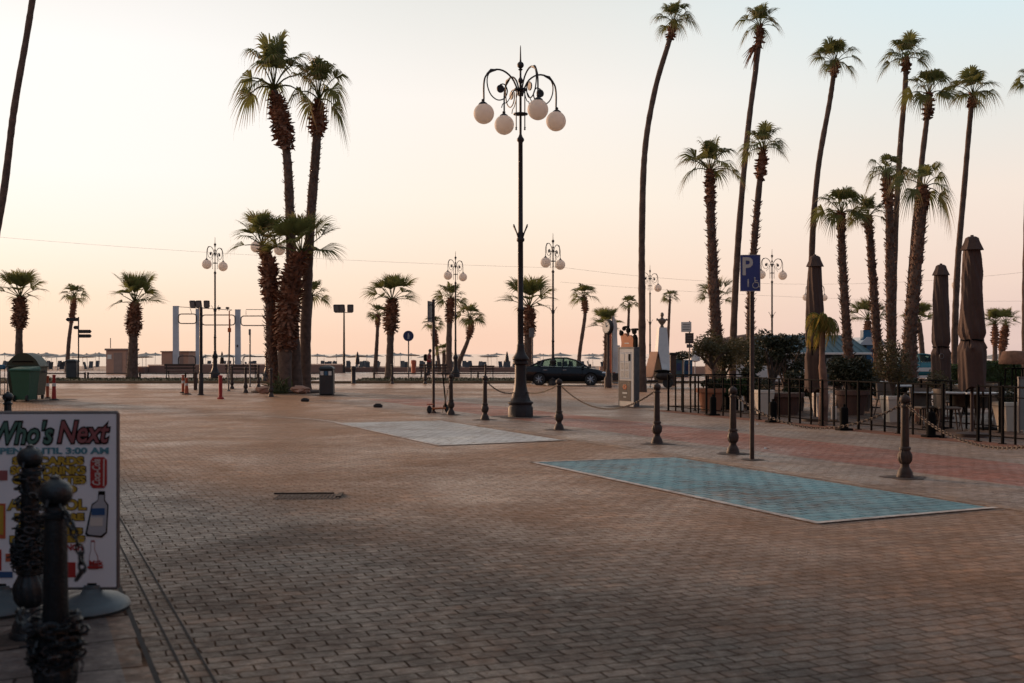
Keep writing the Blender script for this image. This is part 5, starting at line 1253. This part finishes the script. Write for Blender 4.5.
m=MB(); m.sph((-.4,0,.55),(.42,.17,.2),12,8); m.box((.1,0,.32),(.5,.26,.08),bev=.03); m.add([(.35,-.2,.3),(.35,.2,.3),(.55,.16,.95),(.55,-.16,.95),(.43,-.2,.3),(.43,.2,.3),(.62,.13,.95),(.62,-.13,.95)],[(0,1,2,3),(7,6,5,4),(0,4,5,1),(2,6,7,3),(1,5,6,2),(0,3,7,4)]); m.sph((.60,0,.46),(.24,.1,.07),10,6); m.build('body','iron',T,True)
m=MB(); m.sph((-.35,0,.76),(.38,.15,.08),12,8); m.build('seat','black',T,True)
m=MB(); m.tube([(.62,0,.24),(.55,0,.95),(.48,0,1.05)],.025,6); m.tube([(.46,-.32,1.08),(.5,0,1.04),(.46,.32,1.08)],.018,6); m.build('handlebar','black',T,True)
m=MB(); m.sph((.58,0,.98),(.08,.1,.08),10,6); m.build('headlight','chrome',T,True)
for s in (-1,1): m=MB(); m.tube([(.48,s*.25,1.08),(.44,s*.3,1.22)],.008,4); m.sph((.44,s*.3,1.24),(.02,.06,.04),8,5); m.build('mirror','black',T)
# signs near 690
D=55; T=thing('sign_pole','pole with one pale and two dark rectangular plates, in front of the blue booth','sign',(gx(689.5,D),D,0)); h=gz(321,D)
m=MB(); m.tube([(0,0,0),(0,0,h)],.035,8); m.build('pole','galv',T)
for nm,a,b_2,c,d,mt_ in (('pale_plate',681,322,691.2,332,'paper'),('dark_plate',685,333,693.5,343.5,'irongrey'),('dark_plate',686.5,344.2,692,347.8,'irongrey')):
    m=MB(); m.box(((gx(a,D)+gx(c,D))/2-gx(689.5,D),-.05,(gz(b_2,D)+gz(d,D))/2),(gx(c,D)-gx(a,D),.02,gz(b_2,D)-gz(d,D)),bev=.005); p_=m.build(nm,mt_,T)
    m=MB()
    for q in range(3): m.box(((gx(a,D)+gx(c,D))/2-gx(689.5,D),-.064,gz(b_2,D)-(q+1)*(gz(b_2,D)-gz(d,D))/4),((gx(c,D)-gx(a,D))*.7,.004,.025))
    m.build('text_line','galv' if mt_!='paper' else 'irongrey',p_)
D=56; T=thing('brown_pillar','short brown pillar with dark cap left of the blue booth','pillar',(gx(673,D),D,0)); m=MB(); m.box((0,0,.75),(.28,.28,1.5),bev=.03); m.build('shaft','wood',T); m=MB(); m.box((0,0,1.56),(.36,.36,.12),bev=.03); m.build('cap','iron',T)
def booth(px0,px1,D,top,mat,label,base=.12):
    x0,x1=gx(px0,D),gx(px1,D); h=gz(top,D)-base; T=thing('booth',label,'booth',((x0+x1)/2,D,base))
    m=MB(); m.box((0,.5,h*.47),(x1-x0,1,h*.94),bev=.03); bb=m.build('body',mat,T); m=MB(); m.box((0,.5,h*.97),((x1-x0)*1.08,1.1,h*.06),bev=.02); m.build('lid',mat,T)
    m=MB(); m.box((0,-.012,h*.55),((x1-x0)*.55,.02,h*.4)); m.build('front_panel','navy',bb); return T
booth(684,692.5,72,360,'bluepaint','small bright blue booth right of the brown pillar'); booth(675,682.5,71,358.5,'tealroof','teal booth under a dark round bush, left of the blue booth')
# ---------------------------------------------------------------- foliage
def leafcloud(m,blobs,n,size,seed=0,surf=.6,hang=0.0):
    r=random.Random(seed); tot=sum(b[3]*b[4]*b[5] for b in blobs)
    for (cx,cy,cz2,rx,ry,rz_) in blobs:
        k=int(n*rx*ry*rz_/tot)
        for _ in range(k):
            u=Vector((r.gauss(0,1),r.gauss(0,1),r.gauss(0,1))).normalized(); rad=r.random()**(1/3); rad=surf+(1-surf)*rad if r.random()<.7 else rad
            rad*=r.uniform(.85,1.12)
            p=Vector((cx+u.x*rx*rad,cy+u.y*ry*rad,cz2+u.z*rz_*rad)); s=size*r.uniform(.6,1.4)
            a=Vector((r.gauss(0,1),r.gauss(0,1),r.gauss(0,.7)-hang)).normalized(); b2=a.cross(Vector((r.gauss(0,1),r.gauss(0,1),r.gauss(0,1)))).normalized()
            m.add([p-a*s,p+b2*s*.42,p+a*s,p-b2*s*.42],[(0,1,2,3)])
def blobs_in(cx,cy,z0,z1,rx,ry,n,r_,seed):
    r=random.Random(seed); out=[]
    for k in range(n):
        a=r.uniform(0,6.28); q=math.sqrt(r.random()); out.append((cx+math.cos(a)*rx*q,cy+math.sin(a)*ry*q,r.uniform(z0,z1),r_*r.uniform(.7,1.3),r_*r.uniform(.7,1.3),r_*r.uniform(.6,1.1)))
    return out
def pot(kind,T,h,w_,mat):
    m=MB()
    if kind=='square':
        a,b_2=w_*.34,w_*.5
        m.add([(-a,-a,0),(a,-a,0),(a,a,0),(-a,a,0),(-b_2,-b_2,h*.84),(b_2,-b_2,h*.84),(b_2,b_2,h*.84),(-b_2,b_2,h*.84)],[(3,2,1,0),(0,1,5,4),(1,2,6,5),(2,3,7,6),(3,0,4,7)])
        m.box((0,0,h*.92),(w_*1.03,w_*1.03,h*.16),bev=.015)
    else: m.lathe([(w_*.34,0),(w_*.46,h*.8),(w_*.52,h*.82),(w_*.52,h),(w_*.44,h),(w_*.42,h*.92),(.01,h*.92)],n=24)
    m.build('pot',mat,T,kind!='square'); m=MB(); m.lathe([(w_*.4,h*.93),(w_*.38,h*1.0),(.01,h*1.02)],n=12); m.build('soil','earth' if False else 'bark',T)
def cafe(name,label,cat,px,py,rz=.3,group=None,D=None):
    D=D or dist(py); return thing(name,label,cat,(gx(px,D),D,.006),rz,group),D
def ballplant(px,py,top,w_,label,ball=True,kind='square',mat='cream'):
    T,D=cafe('potted_plant',label,'potted plant',px,py,R(8)); h=gz(top,D); pot(kind,T,h,w_*D/F,mat)
    if ball:
        m=MB(); leafcloud(m,[(0,0,h+.12,w_*D/F*.52,w_*D/F*.52,.2)],700,.035,int(px)); m.build('foliage','leafdark',T)
    return T,D,h,w_*D/F
ballplant(1010,431,402,24,'cream square pot with a clipped ball shrub at the right edge of the terrace')
ballplant(764,415,390,16,'cream square pot just right of the parking sign pole')
ballplant(820.5,419,393,14,'slim cream square pot with a ball shrub at the foot of the leftmost folded parasol')
T,D,h,wd=ballplant(893,422,396,19,'cream square pot holding a tall airy shrub in the middle of the fence',False)
m=MB()
for k in range(14):
    a=k*2.4; m.tube([(0,0,h),(.12*math.cos(a),.12*math.sin(a),h+.5),(.33*math.cos(a),.33*math.sin(a),h+.95)],[.012,.009,.004],4)
m.build('stem','bark',T)
m=MB(); leafcloud(m,[(0,0,h+.75,.42,.42,.48),(-.1,0,h+1.05,.3,.3,.25),(.2,0,h+.5,.3,.3,.2),(-.3,0,h+.6,.2,.2,.25)],2600,.032,5,.2); m.build('foliage','leafolive',T)
# terracotta pot with cloud-pruned tree
T,D=cafe('potted_tree','small tree with flat topped crown in a large terracotta pot behind the fence corner','potted tree',711,410.5); pot('round',T,gz(388.5,D),.78,'terracotta')
m=MB(); m.tube([(0,0,.5),(.08,0,1.0),(.0,.05,1.5)],[.05,.04,.03],8)
for a in range(6): m.tube([(.02,0,1.15),(.25*math.cos(a),.25*math.sin(a),1.45),(.5*math.cos(a),.5*math.sin(a),1.6)],[.03,.02,.01],5)
m.build('trunk','bark',T,True)
m=MB(); leafcloud(m,blobs_in(.25,0,1.45,1.85,.62,.45,9,.26,2)+[(.35,.1,1.0,.2,.2,.12)],3400,.035,7,.35); m.build('crown','leafolive',T)
m=MB(); leafcloud(m,[(0,0,.72,.30,.3,.12)],300,.05,8,.3); m.build('underplanting','leafdark',T)
# box hedge in dark planter
T,D=cafe('hedge_planter','clipped box hedge in a dark planter right of the terracotta pot','hedge',730,409.5); w_=26*D/F
m=MB(); m.box((0,0,.2),(w_*.6,.4,.4),bev=.02); m.build('planter','black',T)
def hedge(T,c,d,n,seed,mat='leafhedge',size=.035):
    r=random.Random(seed); m=MB()
    for _ in range(n):
        p=[r.uniform(-.5,.5) for _ in range(3)]; ax_=r.randrange(3); 
        if r.random()<.85: p[ax_]=.5*r.choice((-1,1))*r.uniform(.88,1.08)
        q=Vector((c[0]+p[0]*d[0],c[1]+p[1]*d[1],c[2]+p[2]*d[2])); s=size*r.uniform(.6,1.4)
        a=Vector((r.gauss(0,1),r.gauss(0,1),r.gauss(0,1))).normalized(); b2=a.cross(Vector((r.gauss(0,1),r.gauss(0,1),r.gauss(0,1)))).normalized(); m.add([q-a*s,q+b2*s*.5,q+a*s,q-b2*s*.5],[(0,1,2,3)])
    m.box(c,[x*.86 for x in d],bev=.05); m.build('foliage',mat,T)
hedge(T,(0,0,.62),(w_*1.3,.5,.42),2600,3)
T=thing('hedge','long clipped green hedge behind the tables between the right parasol and the frame edge','hedge',(gx(999,37),37,0)); hedge(T,(0,0,.86),(1.5,.7,.86),5200,4,size=.045)
T=thing('hedge','short clipped hedge seen between the two right hand folded parasols','hedge',(gx(957,38),38,0)); hedge(T,(0,0,.8),(.75,.7,.75),2200,6,size=.045)
# large dark tree behind the parking sign
def tree(px,D,z0,z1,rx,label,seed,n=5200,mat='leafdark',blob=.34,size=.05,nb=16,trunk=.09,name='bushy_tree'):
    T=thing(name,label,'tree',(gx(px,D),D,.006)); m=MB(); r=random.Random(seed)
    m.tube([(0,0,0),(.05,0,z0*.6),(0,0,(z0+z1)/2)],[trunk,trunk*.8,trunk*.4],8)
    bl_=blobs_in(0,0,z0,z1,rx,rx*.7,nb,blob,seed)
    for b2 in bl_[:9]: m.tube([(0,0,z0*.6),(b2[0]*.5,b2[1]*.5,(z0*.6+b2[2])/2),(b2[0],b2[1],b2[2])],[trunk*.5,trunk*.3,.01],5)
    m.build('trunk','bark',T,True); m=MB(); leafcloud(m,bl_,n,size,seed,.3); m.build('crown',mat,T); return T
tree(771,33,1.0,2.05,.62,'tall dark bushy tree right of the parking sign, its top rough against the sky',21,3600,nb=13,blob=.27)
tree(786,34,.7,2.0,.55,'dark bush with sparse upper twigs left of the leftmost folded parasol',22,2300,nb=12,blob=.24)
tree(748,36,1.3,2.0,.40,'small bush showing orange light through it, left of the parking sign pole',23,2000,'leafolive')
tree(723,35,1.25,1.95,.45,'olive green bush in front of the shaggy palm trunk',24,2400,'leafolive')
tree(851,29.5,.75,1.35,.48,'dark leafy bush in a brown round pot, right of the ball shrub',25,3800,nb=12,blob=.26)
tree(838,33,.9,1.3,.35,'low dark bush behind the pots beside the yellow leaved young palm',26,1800,nb=8)
tree(938,25.5,.55,1.05,.30,'dry sparse shrub in front of the middle folded parasol',27,900,'leafolive',nb=8,blob=.18,size=.03)
T,D=cafe('round_pot','large brown round pot carrying the dark leafy bush','pot',852,0,D=29.3); pot('round',T,.62,.85,'potbrown')
T,D=cafe('round_pot','low brown wooden tub left of the slim cream pot','pot',785,0,D=29.5); pot('round',T,.55,.95,'potbrown')
T=thing('round_bush','small round dark bush on a stem above the teal booth','bush',(gx(683,66),66,.12)); m=MB(); m.tube([(0,0,0),(0,0,1.2)],.04,5); m.build('stem','bark',T); m=MB(); leafcloud(m,[(0,0,1.35,.55,.4,.25)],900,.06,31); m.build('foliage','leafdark',T)
tree(800,31,.45,1.1,.42,'low dark shrub between the brown tub and the slim cream pot',41,1800,nb=9,blob=.2)
tree(745,32.5,.5,1.15,.36,'dark leafy shrub just left of the parking sign pole behind the fence',42,1600,nb=8,blob=.2)
tree(866,31,.5,1.15,.30,'dark shrub squeezed between the leafy bush and the airy shrub',43,1400,nb=8,blob=.2)
tree(905,30,.45,1.0,.38,'broad dark shrub behind the airy shrub pot',44,1700,nb=9,blob=.2)
# young drooping yellow palm
T=thing('young_palm','young palm with drooping yellow green fronds before the leftmost folded parasol','palm tree',(gx(823,25.3),25.3,.006),0,None)
m=MB(); m.tube(smoothpath([(0,0,0),(.02,0,.8),(-.02,0,1.4),(0,0,gz(325,25.3))],4),[.10]*4+[.085]*4+[.06]*4+[.04],10); m.build('trunk','boot',T,True)
m=MB(); r=random.Random(9); z0=gz(326,25.3)
for k in range(26):
    az=k*2.4; L=r.uniform(.6,.95); e=R(r.uniform(30,88)); p=Vector((0,0,z0)); pts=[p.copy()]
    for q in range(7): p=p+Vector((math.cos(az)*math.cos(e),math.sin(az)*math.cos(e),math.sin(e)))*L/7*(.55 if math.cos(e)>.7 else 1); pts.append(p.copy()); e-=.42
    m.cur=0; m.tube(pts,[.010]*6+[.006,.003],4)
    for q in range(2,8):
        for s in (-1,1):
            for w2 in range(3):
                d=Vector((-math.sin(az)*s,math.cos(az)*s,0)); b0=pts[q-1].lerp(pts[q],w2/3); tip=b0+d*.10+Vector((0,0,-.22-.1*r.random())); m.cur=r.randrange(2); m.add([b0,b0+Vector((0,0,.02)),tip,b0+Vector((.012,.01,-.01))],[(0,1,2),(0,2,3)])
m.build('crown',['frondyoung','youngtip'],T)
# ---------------------------------------------------------------- folded cafe parasols
def folded(px,D,top,hem,w_,label,seed):
    T=thing('folded_parasol',label,'folded parasol',(gx(px,D),D,.006),0,'tall folded brown parasols'); zt=gz(top,D); zh=gz(hem,D); rb=w_*D/F/2
    m=MB(); m.tube([(0,0,0),(0,0,zt+.03)],.03,10); m.lathe([(.3,0),(.3,.06),(.05,.1)],n=16); m.build('pole','wood',T,True)
    n=72; NZ=48; vs=[];fs=[]; zb=zh+(zt-zh)*.32; r=random.Random(seed)
    for i in range(NZ+1):
        q=i/NZ; z=zh+(zt-.22-zh)*q
        prof=rb*(1.0-.62*max(0,(q-.38))**1.1); dz=abs(z-zb)/(zt-zh)
        prof*=1-.20*math.exp(-(dz/.03)**2); 
        if q<.3: prof*=1.02-.10*math.sin(q/.3*PI)*.6+.05*math.sin(q*9)
        for k in range(n):
            a=2*PI*k/n; tw=q*2.6+ .5*math.sin(q*3+seed)
            f=.88+.17*(1-abs(math.sin(2*(a+tw))))**1.3+.11*(1-abs(math.sin(4.5*(a+tw*1.3)+seed)))+.025*math.sin(17*a+q*14)
            if q<.28: f=.90+.16*(1-abs(math.sin(3*a+seed+q*3)))+.06*(1-abs(math.sin(7*a+q*5)))
            vs.append((prof*f*math.cos(a),prof*f*math.sin(a),z+(.05*math.sin(4*a+seed) if i==0 else 0)))
    for i in range(NZ):
        for k in range(n): j=(k+1)%n; fs.append((i*n+k,i*n+j,(i+1)*n+j,(i+1)*n+k))
    fs.append(tuple(range(n-1,-1,-1))); m=MB(); m.add(vs,fs); cn_=m.build('canopy','umbfabric',T,True)
    m=MB(); rt=rb*.60; m.lathe([(rt*1.50,zt-.25),(rt*1.42,zt-.23),(rt*1.0,zt-.10),(rt*.85,zt-.03),(rt*.5,zt),(.01,zt+.01)],n=16,flute=lambda z_,a:.07*math.cos(8*a)); m.build('top_vent','umbfabric',cn_,True)
    m=MB(); ring=[(rb*.84*math.cos(2*PI*k/20),rb*.84*math.sin(2*PI*k/20),zb+.01*math.sin(k)) for k in range(21)]; m.tube(ring,.014,6,False); m.tube([(rb*-.5,-rb*.75,zb),(rb*-.52,-rb*.85,zb-.18)],.012,5); m.build('tie_cord','black',cn_)
    if seed==2: m=MB(); ring=[(-.07+.05*math.cos(2*PI*k/12),-rb*1.02,zb-.22+.06*math.sin(2*PI*k/12)) for k in range(13)]; m.tube(ring,.01,5,False); m.build('hanging_loop','galv',cn_)
folded(815,26.5,256,391,19,'leftmost tall folded brown parasol, behind the drooping young palm',1)
folded(941,27.5,265,386,19,'middle and smallest folded brown parasol, with a hanging loop near its tie',2)
folded(972,21.5,237,389,25,'tallest folded brown parasol, nearest the right edge',3)
# ---------------------------------------------------------------- cafe fence
def fence_run(name,label,P0,P1,n,h=1.0,mats='black'):
    P0=Vector(P0);P1=Vector(P1); d=P1-P0; L=d.length; T=thing(name,label,'fence',(P0.x,P0.y,.006),math.atan2(d.y,d.x),'black metal cafe fence')
    m=MB(); m.tube([(0,0,h-.02),(L,0,h-.02)],.016,6); m.tube([(0,0,h*.80),(L,0,h*.80)],.010,5); m.tube([(0,0,.12),(L,0,.12)],.013,5); m.build('rail','black',T)
    for k in range(n):
        x=L*k/(n-1); big=(k%3==2 or k==0 or k==n-1)
        m=MB(); m.box((x,0,h/2),((.045,.045,h) if big else (.034,.034,h*.985)),bev=.004)
        if big: m.box((x,0,.006),(.1,.1,.012))
        m.build('post','black',T)
def FP(px): # point of the fence line seen at px
    D=(4.27+.3591*31.3)/((px-512)/F+.3591); return (gx(px,D),D)
fence_run('cafe_fence','left and longest run of black cafe fence, from the corner to the gap',FP(668.4),FP(943),27)
a=Vector(FP(978)); fence_run('cafe_fence','right run of black cafe fence after the gap, to the frame edge',a,Vector(FP(1085)),9)
b0=Vector(FP(943)); e=Vector((gx(920,25.4),25.4))
fence_run('cafe_fence','short inner run of black fence standing behind the gap',Vector((gx(921,25),25)),Vector((gx(1000,22.6),22.6)),6)
fence_run('cafe_fence','far side run of black fence behind the terracotta pot',Vector(FP(668.4)),Vector((gx(748,31.6),31.6)),7)
# small items
for px,py,l in ((713,416,'black lantern box at the fence below the terracotta pot'),(773,423,'black lantern box at the fence right of the parking sign'),(844,431,'black lantern box at the fence below the dark leafy bush'),(931,438,'black lantern box at the fence right of the largest bollard')):
    Dp=dist(py)+.15; T=thing('floor_lantern',l,'lantern',(gx(px,Dp),Dp,.006),R(15),'black lantern boxes along the fence')
    m=MB(); m.lathe([(.10,0),(.10,.03),(.085,.05),(.085,.42),(.07,.46),(.02,.48)],n=14); m.build('body','black',T,True); m=MB(); m.box((0,0,.5),(.05,.05,.06),bev=.01); m.box((0,0,.02),(.3,.22,.04),bev=.01); m.build('base','black',T)
for px,py,tp_y,w_,mt_,l in ((741,412,399,5,'cream','small cream upright panel left of the parking sign pole'),(834,421,406,6,'cream','small cream upright panel right of the slim cream pot'),(917,424,401,5,'woodlight','small orange brown upright panel right of the airy shrub pot'),(694+50,401,385,9,'cream','cream chair back block behind the hedge planter')):
    T,D=cafe('upright_panel',l,'panel',px,py); h=gz(tp_y,D); wd=w_*D/F; m=MB(); m.box((0,0,h*.53),(wd,.04,h*.9),bev=.01); m.build('board',mt_,T); m=MB(); m.box((-wd*.35,0,h*.04),(.03,.12,h*.08)); m.box((wd*.35,0,h*.04),(.03,.12,h*.08)); m.build('foot','wood',T)
# tables and chairs
def chair_proto(l):
    T=thing('cafe_chair',l,'chair',(0,0,0),0,'cream cafe chairs with dark legs')
    m=MB(); m.box((0,0,.45),(.46,.44,.05),bev=.02); m.build('seat','chairshell',T)
    m=MB(); vs=[];fs=[]
    for i in range(9):
        a=R(200+20*i*1.0*.875); r_=.25; x,y=r_*math.cos(a),-r_*math.sin(a)
        vs+=[(x,y,.46),(x*1.12,y*1.12,.84),(x*1.16,y*1.16,.84),(x*1.05,y*1.05,.46)]
    for i in range(8):
        for q in range(4): q2=(q+1)%4; fs.append((i*4+q,i*4+q2,(i+1)*4+q2,(i+1)*4+q))
    fs+= [(0,1,2,3),(35,34,33,32)]; m.add(vs,fs); m.build('backrest','chairshell',T,True)
    for sx in (-1,1):
        for sy in (-1,1): m=MB(); m.tube([(sx*.17,sy*.17,.44),(sx*.24,sy*.23,0)],[.02,.012],6); m.build('leg','wood',T,True)
    return T
def table_proto(l):
    T=thing('cafe_table',l,'table',(0,0,0),0,'white topped cafe tables')
    m=MB(); m.box((0,0,.74),(1.1,.75,.04),bev=.012); m.build('tabletop','tabletop',T)
    m=MB(); m.tube([(0,0,.02),(0,0,.72)],.035,8); m.lathe([(.28,0),(.28,.02),(.04,.05)],n=16); m.build('pedestal','black',T,True); return T
tbs=[(935,24.0,'white topped cafe table at the inner fence'),(990,23.6,'white topped cafe table behind the tallest folded parasol'),(1015,27.5,'white topped cafe table before the long hedge'),(905,29,'white topped cafe table left of the middle folded parasol'),(965,29.5,'white topped cafe table behind the gap between the parasols'),(870,33,'white topped cafe table behind the dark leafy bush')]
TB=table_proto('x')
for k,(px,D,l) in enumerate(tbs):
    o=TB if k==0 else dup(TB,(0,0,0),0,l); o.location=(gx(px,D),D,.006); o['label']=l; o.rotation_euler=(0,0,R(-20+13*k))
CHR=chair_proto('x')
chs=[(924,23.6,20,'cream cafe chair at the left end of the inner fence table'),(948,23.3,80,'cream cafe chair in the gap of the fence, back to the camera'),(962,24.2,160,'cream cafe chair beside the foot of the tallest parasol'),(976,24.0,200,'cream cafe chair tucked under the table behind the tallest parasol'),(997,25.2,100,'cream cafe chair left of the square pot at the right edge'),(1006,25.6,10,'cream cafe chair at the right end of the table behind the square pot'),(946,26.5,-60,'cream cafe chair in the second row behind the gap'),(985,27.6,-90,'cream cafe chair before the long hedge'),(888,27.8,30,'cream cafe chair behind the airy shrub pot'),(920,28.0,190,'cream cafe chair near the middle folded parasol'),(862,31.5,60,'cream cafe chair behind the dark leafy bush'),(800,31,20,'cream cafe chair in the shade left of the leftmost parasol')]
for k,(px,D,a,l) in enumerate(chs):
    o=CHR if k==0 else dup(CHR,(0,0,0),0,l); o.location=(gx(px,D),D,.006); o['label']=l; o.rotation_euler=(0,0,R(a))
# wicker lamp on stand
D=24.5; T=thing('wicker_lamp','tall floor lamp with wicker shade on a dark stand at the right edge','floor lamp',(gx(1014,D),D,.006),R(10)); 
zs=gz(364,D); m=MB(); 
for sx in (-1,1):
    for sy in (-1,1): m.tube([(sx*.16,sy*.14,0),(sx*.12,sy*.12,zs-.1)],.016,6)
m.box((0,0,zs-.1),(.3,.3,.03)); m.box((0,0,.5),(.32,.3,.02)); m.tube([(0,0,zs-.1),(0,0,zs+.1)],.015,6); m.build('stand','black',T)
m=MB(); m.lathe([(.30,zs-.01),(.31,zs+.02),(.24,zs+.24),(.20,zs+.27),(.01,zs+.28)],n=24); m.build('wicker_shade','wicker',T,True)
D=22.5; T=thing('wind_screen','grey green upright screen panel at the far right edge','screen',(gx(1026,D),D,.006)); m=MB(); m.box((0,0,.56),(.28,.04,1.0)); m.build('panel','greypanel',T); m=MB(); m.box((0,0,1.08),(.32,.06,.04)); m.box((-.14,0,.54),(.03,.06,1.08)); m.box((.14,0,.54),(.03,.06,1.08)); m.build('frame','galv',T)
# ---------------------------------------------------------------- buildings at the right
D=57; x0,x1=gx(752,D),gx(868,D); T=thing('teal_pavilion','low pavilion with sloping teal metal roof and pale window','building',((x0+x1)/2,D,.12)); W=x1-x0
z=lambda py: gz(py,D)-.12
m=MB(); m.box((0,2,z(353.5)/2),(W*.97,4,z(353.5))); wl=m.build('wall','tealwall',T)
ze,zr=z(353),z(334.5)
m=MB(); m.add([(-W/2,-.5,ze),(W/2,-.5,ze),(W/2-.5,1.8,zr),(-W/2+.4,1.8,zr),(-W/2,4.5,ze),(W/2,4.5,ze)],[(0,1,2,3),(3,2,5,4),(0,3,4),(1,5,2),(0,4,5,1)])
for k in range(17):
    q=k/16; m.tube([(-W/2+W*q,-.52,ze+.02),(-W/2+.4+(W-.9)*q,1.8,zr+.02)],.02,4)
rf=m.build('roof','tealroof',T); m=MB(); m.box((0,-.55,ze-.03),(W*1.01,.1,.11),bev=.02); m.build('gutter','white',rf)
for a,c in ((826,835),(785,797),(846,852)):
    m=MB(); xx=(gx(a,D)+gx(c,D))/2-(x0+x1)/2; ww=gx(c,D)-gx(a,D); m.box((xx,-.02,(z(358)+z(369))/2),(ww,.05,z(358)-z(369))); wf=m.build('window','greypanel',wl); m=MB(); m.box((xx,-.05,(z(358)+z(369))/2),(ww*.85,.02,(z(358)-z(369))*.88)); m.build('pane','glassgrey',wf)
D=58; T=thing('blue_cabin','small blue cabin with pale gable right of the teal pavilion','building',(gx(874,D),D,.12)); z=lambda py: gz(py,D)-.12
m=MB(); m.box((0,1.2,z(345)/2),(.75,2.4,z(345))); wl=m.build('wall','bluepaint',T); m=MB(); m.prism([(-.8,z(345)),(.55,z(345)),(.35,z(338)),(-.35,z(337))],-.1,2.5); m.build('gable','glassgrey',T); m=MB(); m.box((-.3,.3,z(335)),(.45,.5,.5)); m.build('chimney','bluepaint',T); m=MB(); m.box((-.1,-.03,z(352)),(.5,.06,.16)); m.build('sign','bluepaint' if False else 'navy',wl)
D=62; T=thing('lit_bar','low beach bar with warm lit counter behind the parking sign','building',(gx(757,D),D,.12)); z=lambda py: gz(py,D)-.12
m=MB(); m.box((0,1.5,z(347)/2),(4.6,3,z(347))); 
wl=m.build('wall','potbrown',T); m=MB(); m.lathe([(2.5,z(347)),(2.4,z(342)),(1.2,z(336)),(.05,z(333))],c=(0,1.5,0),n=12,sy=.7); m.build('roof','potbrown',T)
for a,b_2,c,d in ((736,349,745,372),(747,352,753,366),(756,350,764,369),(767,353,775,366)):
    m=MB(); m.box(((gx(a,D)+gx(c,D))/2-gx(757,D),-.02,(z(b_2)+z(d))/2),(gx(c,D)-gx(a,D),.04,z(b_2)-z(d))); wf=m.build('window','warmwin' if a in (736,756) else 'cream',wl)
    m=MB(); m.box(((gx(a,D)+gx(c,D))/2-gx(757,D),-.05,(z(b_2)+z(d))/2),(.05,.03,z(b_2)-z(d))); m.build('mullion','wood',wf)
T=thing('blue_awning','long low blue roofed stall behind the teal car','building',(gx(922,82),82,.12)); z=lambda py: gz(py,82)-.12
m=MB(); m.box((0,1.5,z(362)/2),(3.4,2.6,z(362))); m.build('wall','potbrown',T); m=MB(); m.prism([(-2.0,z(362)),(2.0,z(362)),(1.8,z(357.5)),(-1.8,z(357.5))],-.4,3.2); m.build('roof','bluepaint',T)
T=thing('white_barrier','low white rail fence behind the cafe between shaggy palm and parasol','fence',(gx(916,60),60,.12)); m=MB(); m.box((0,0,.62),(2.6,.06,.2)); m.box((0,0,.25),(2.6,.05,.12)); m.build('rail','white',T)
for s in (-1.2,0,1.2): m=MB(); m.box((s,0,.36),(.1,.1,.72)); m.build('post','white',T)
T=thing('van','small white van parked by the lit bar, behind the parking sign pole','van',(gx(764,50),50,0),R(8))
m=MB(); m.box((0,0,.62),(3.3,1.5,.72),bev=.12); m.add([(-1.6,-.7,.95),(1.0,-.7,.95),(.6,-.62,1.6),(-1.55,-.62,1.6),(-1.6,.7,.95),(1.0,.7,.95),(.6,.62,1.6),(-1.55,.62,1.6)],[(0,1,2,3),(7,6,5,4),(3,2,6,7),(1,5,6,2),(0,3,7,4)]); m.build('body','white',T,True)
m=MB(); m.box((.45,-.69,1.25),(.6,.02,.4)); m.box((-.6,-.69,1.25),(.9,.02,.4)); m.build('side_window','black',T)
for x in (1.0,-1.05): m=MB(); m.lathe([(.1,-.08),(.28,-.08),(.3,0),(.28,.08),(.1,.08)],n=18,mtx=Matrix.Translation((x,-.7,.3))@Matrix.Rotation(PI/2,4,'X')); m.build('wheel','rubber',T,True)
m=MB(); m.sph((1.6,-.5,.7),(.07,.14,.09),8,6); m.build('headlight','chrome',T,True)
for k,(px,l) in enumerate(((680,'small litter scrap on the red paving'),)): pass
for k,(px,py,l) in enumerate(((766,450,'white paper scrap on the paving right of the parking sign pole'),(758,425.5,'tiny pale scrap near the fence behind the parking sign pole'),(657,409,'tiny pale scrap by the corner of the fence'))):
    D=dist(py); m=MB(); m.add([(-.04,-.03,.01),(.03,-.04,.03),(.05,.03,.012),(-.02,.04,.04)],[(0,1,2),(0,2,3)]); tag(m.build('paper_scrap','paper',None,loc=(gx(px,D),D,.006)),l,'litter')
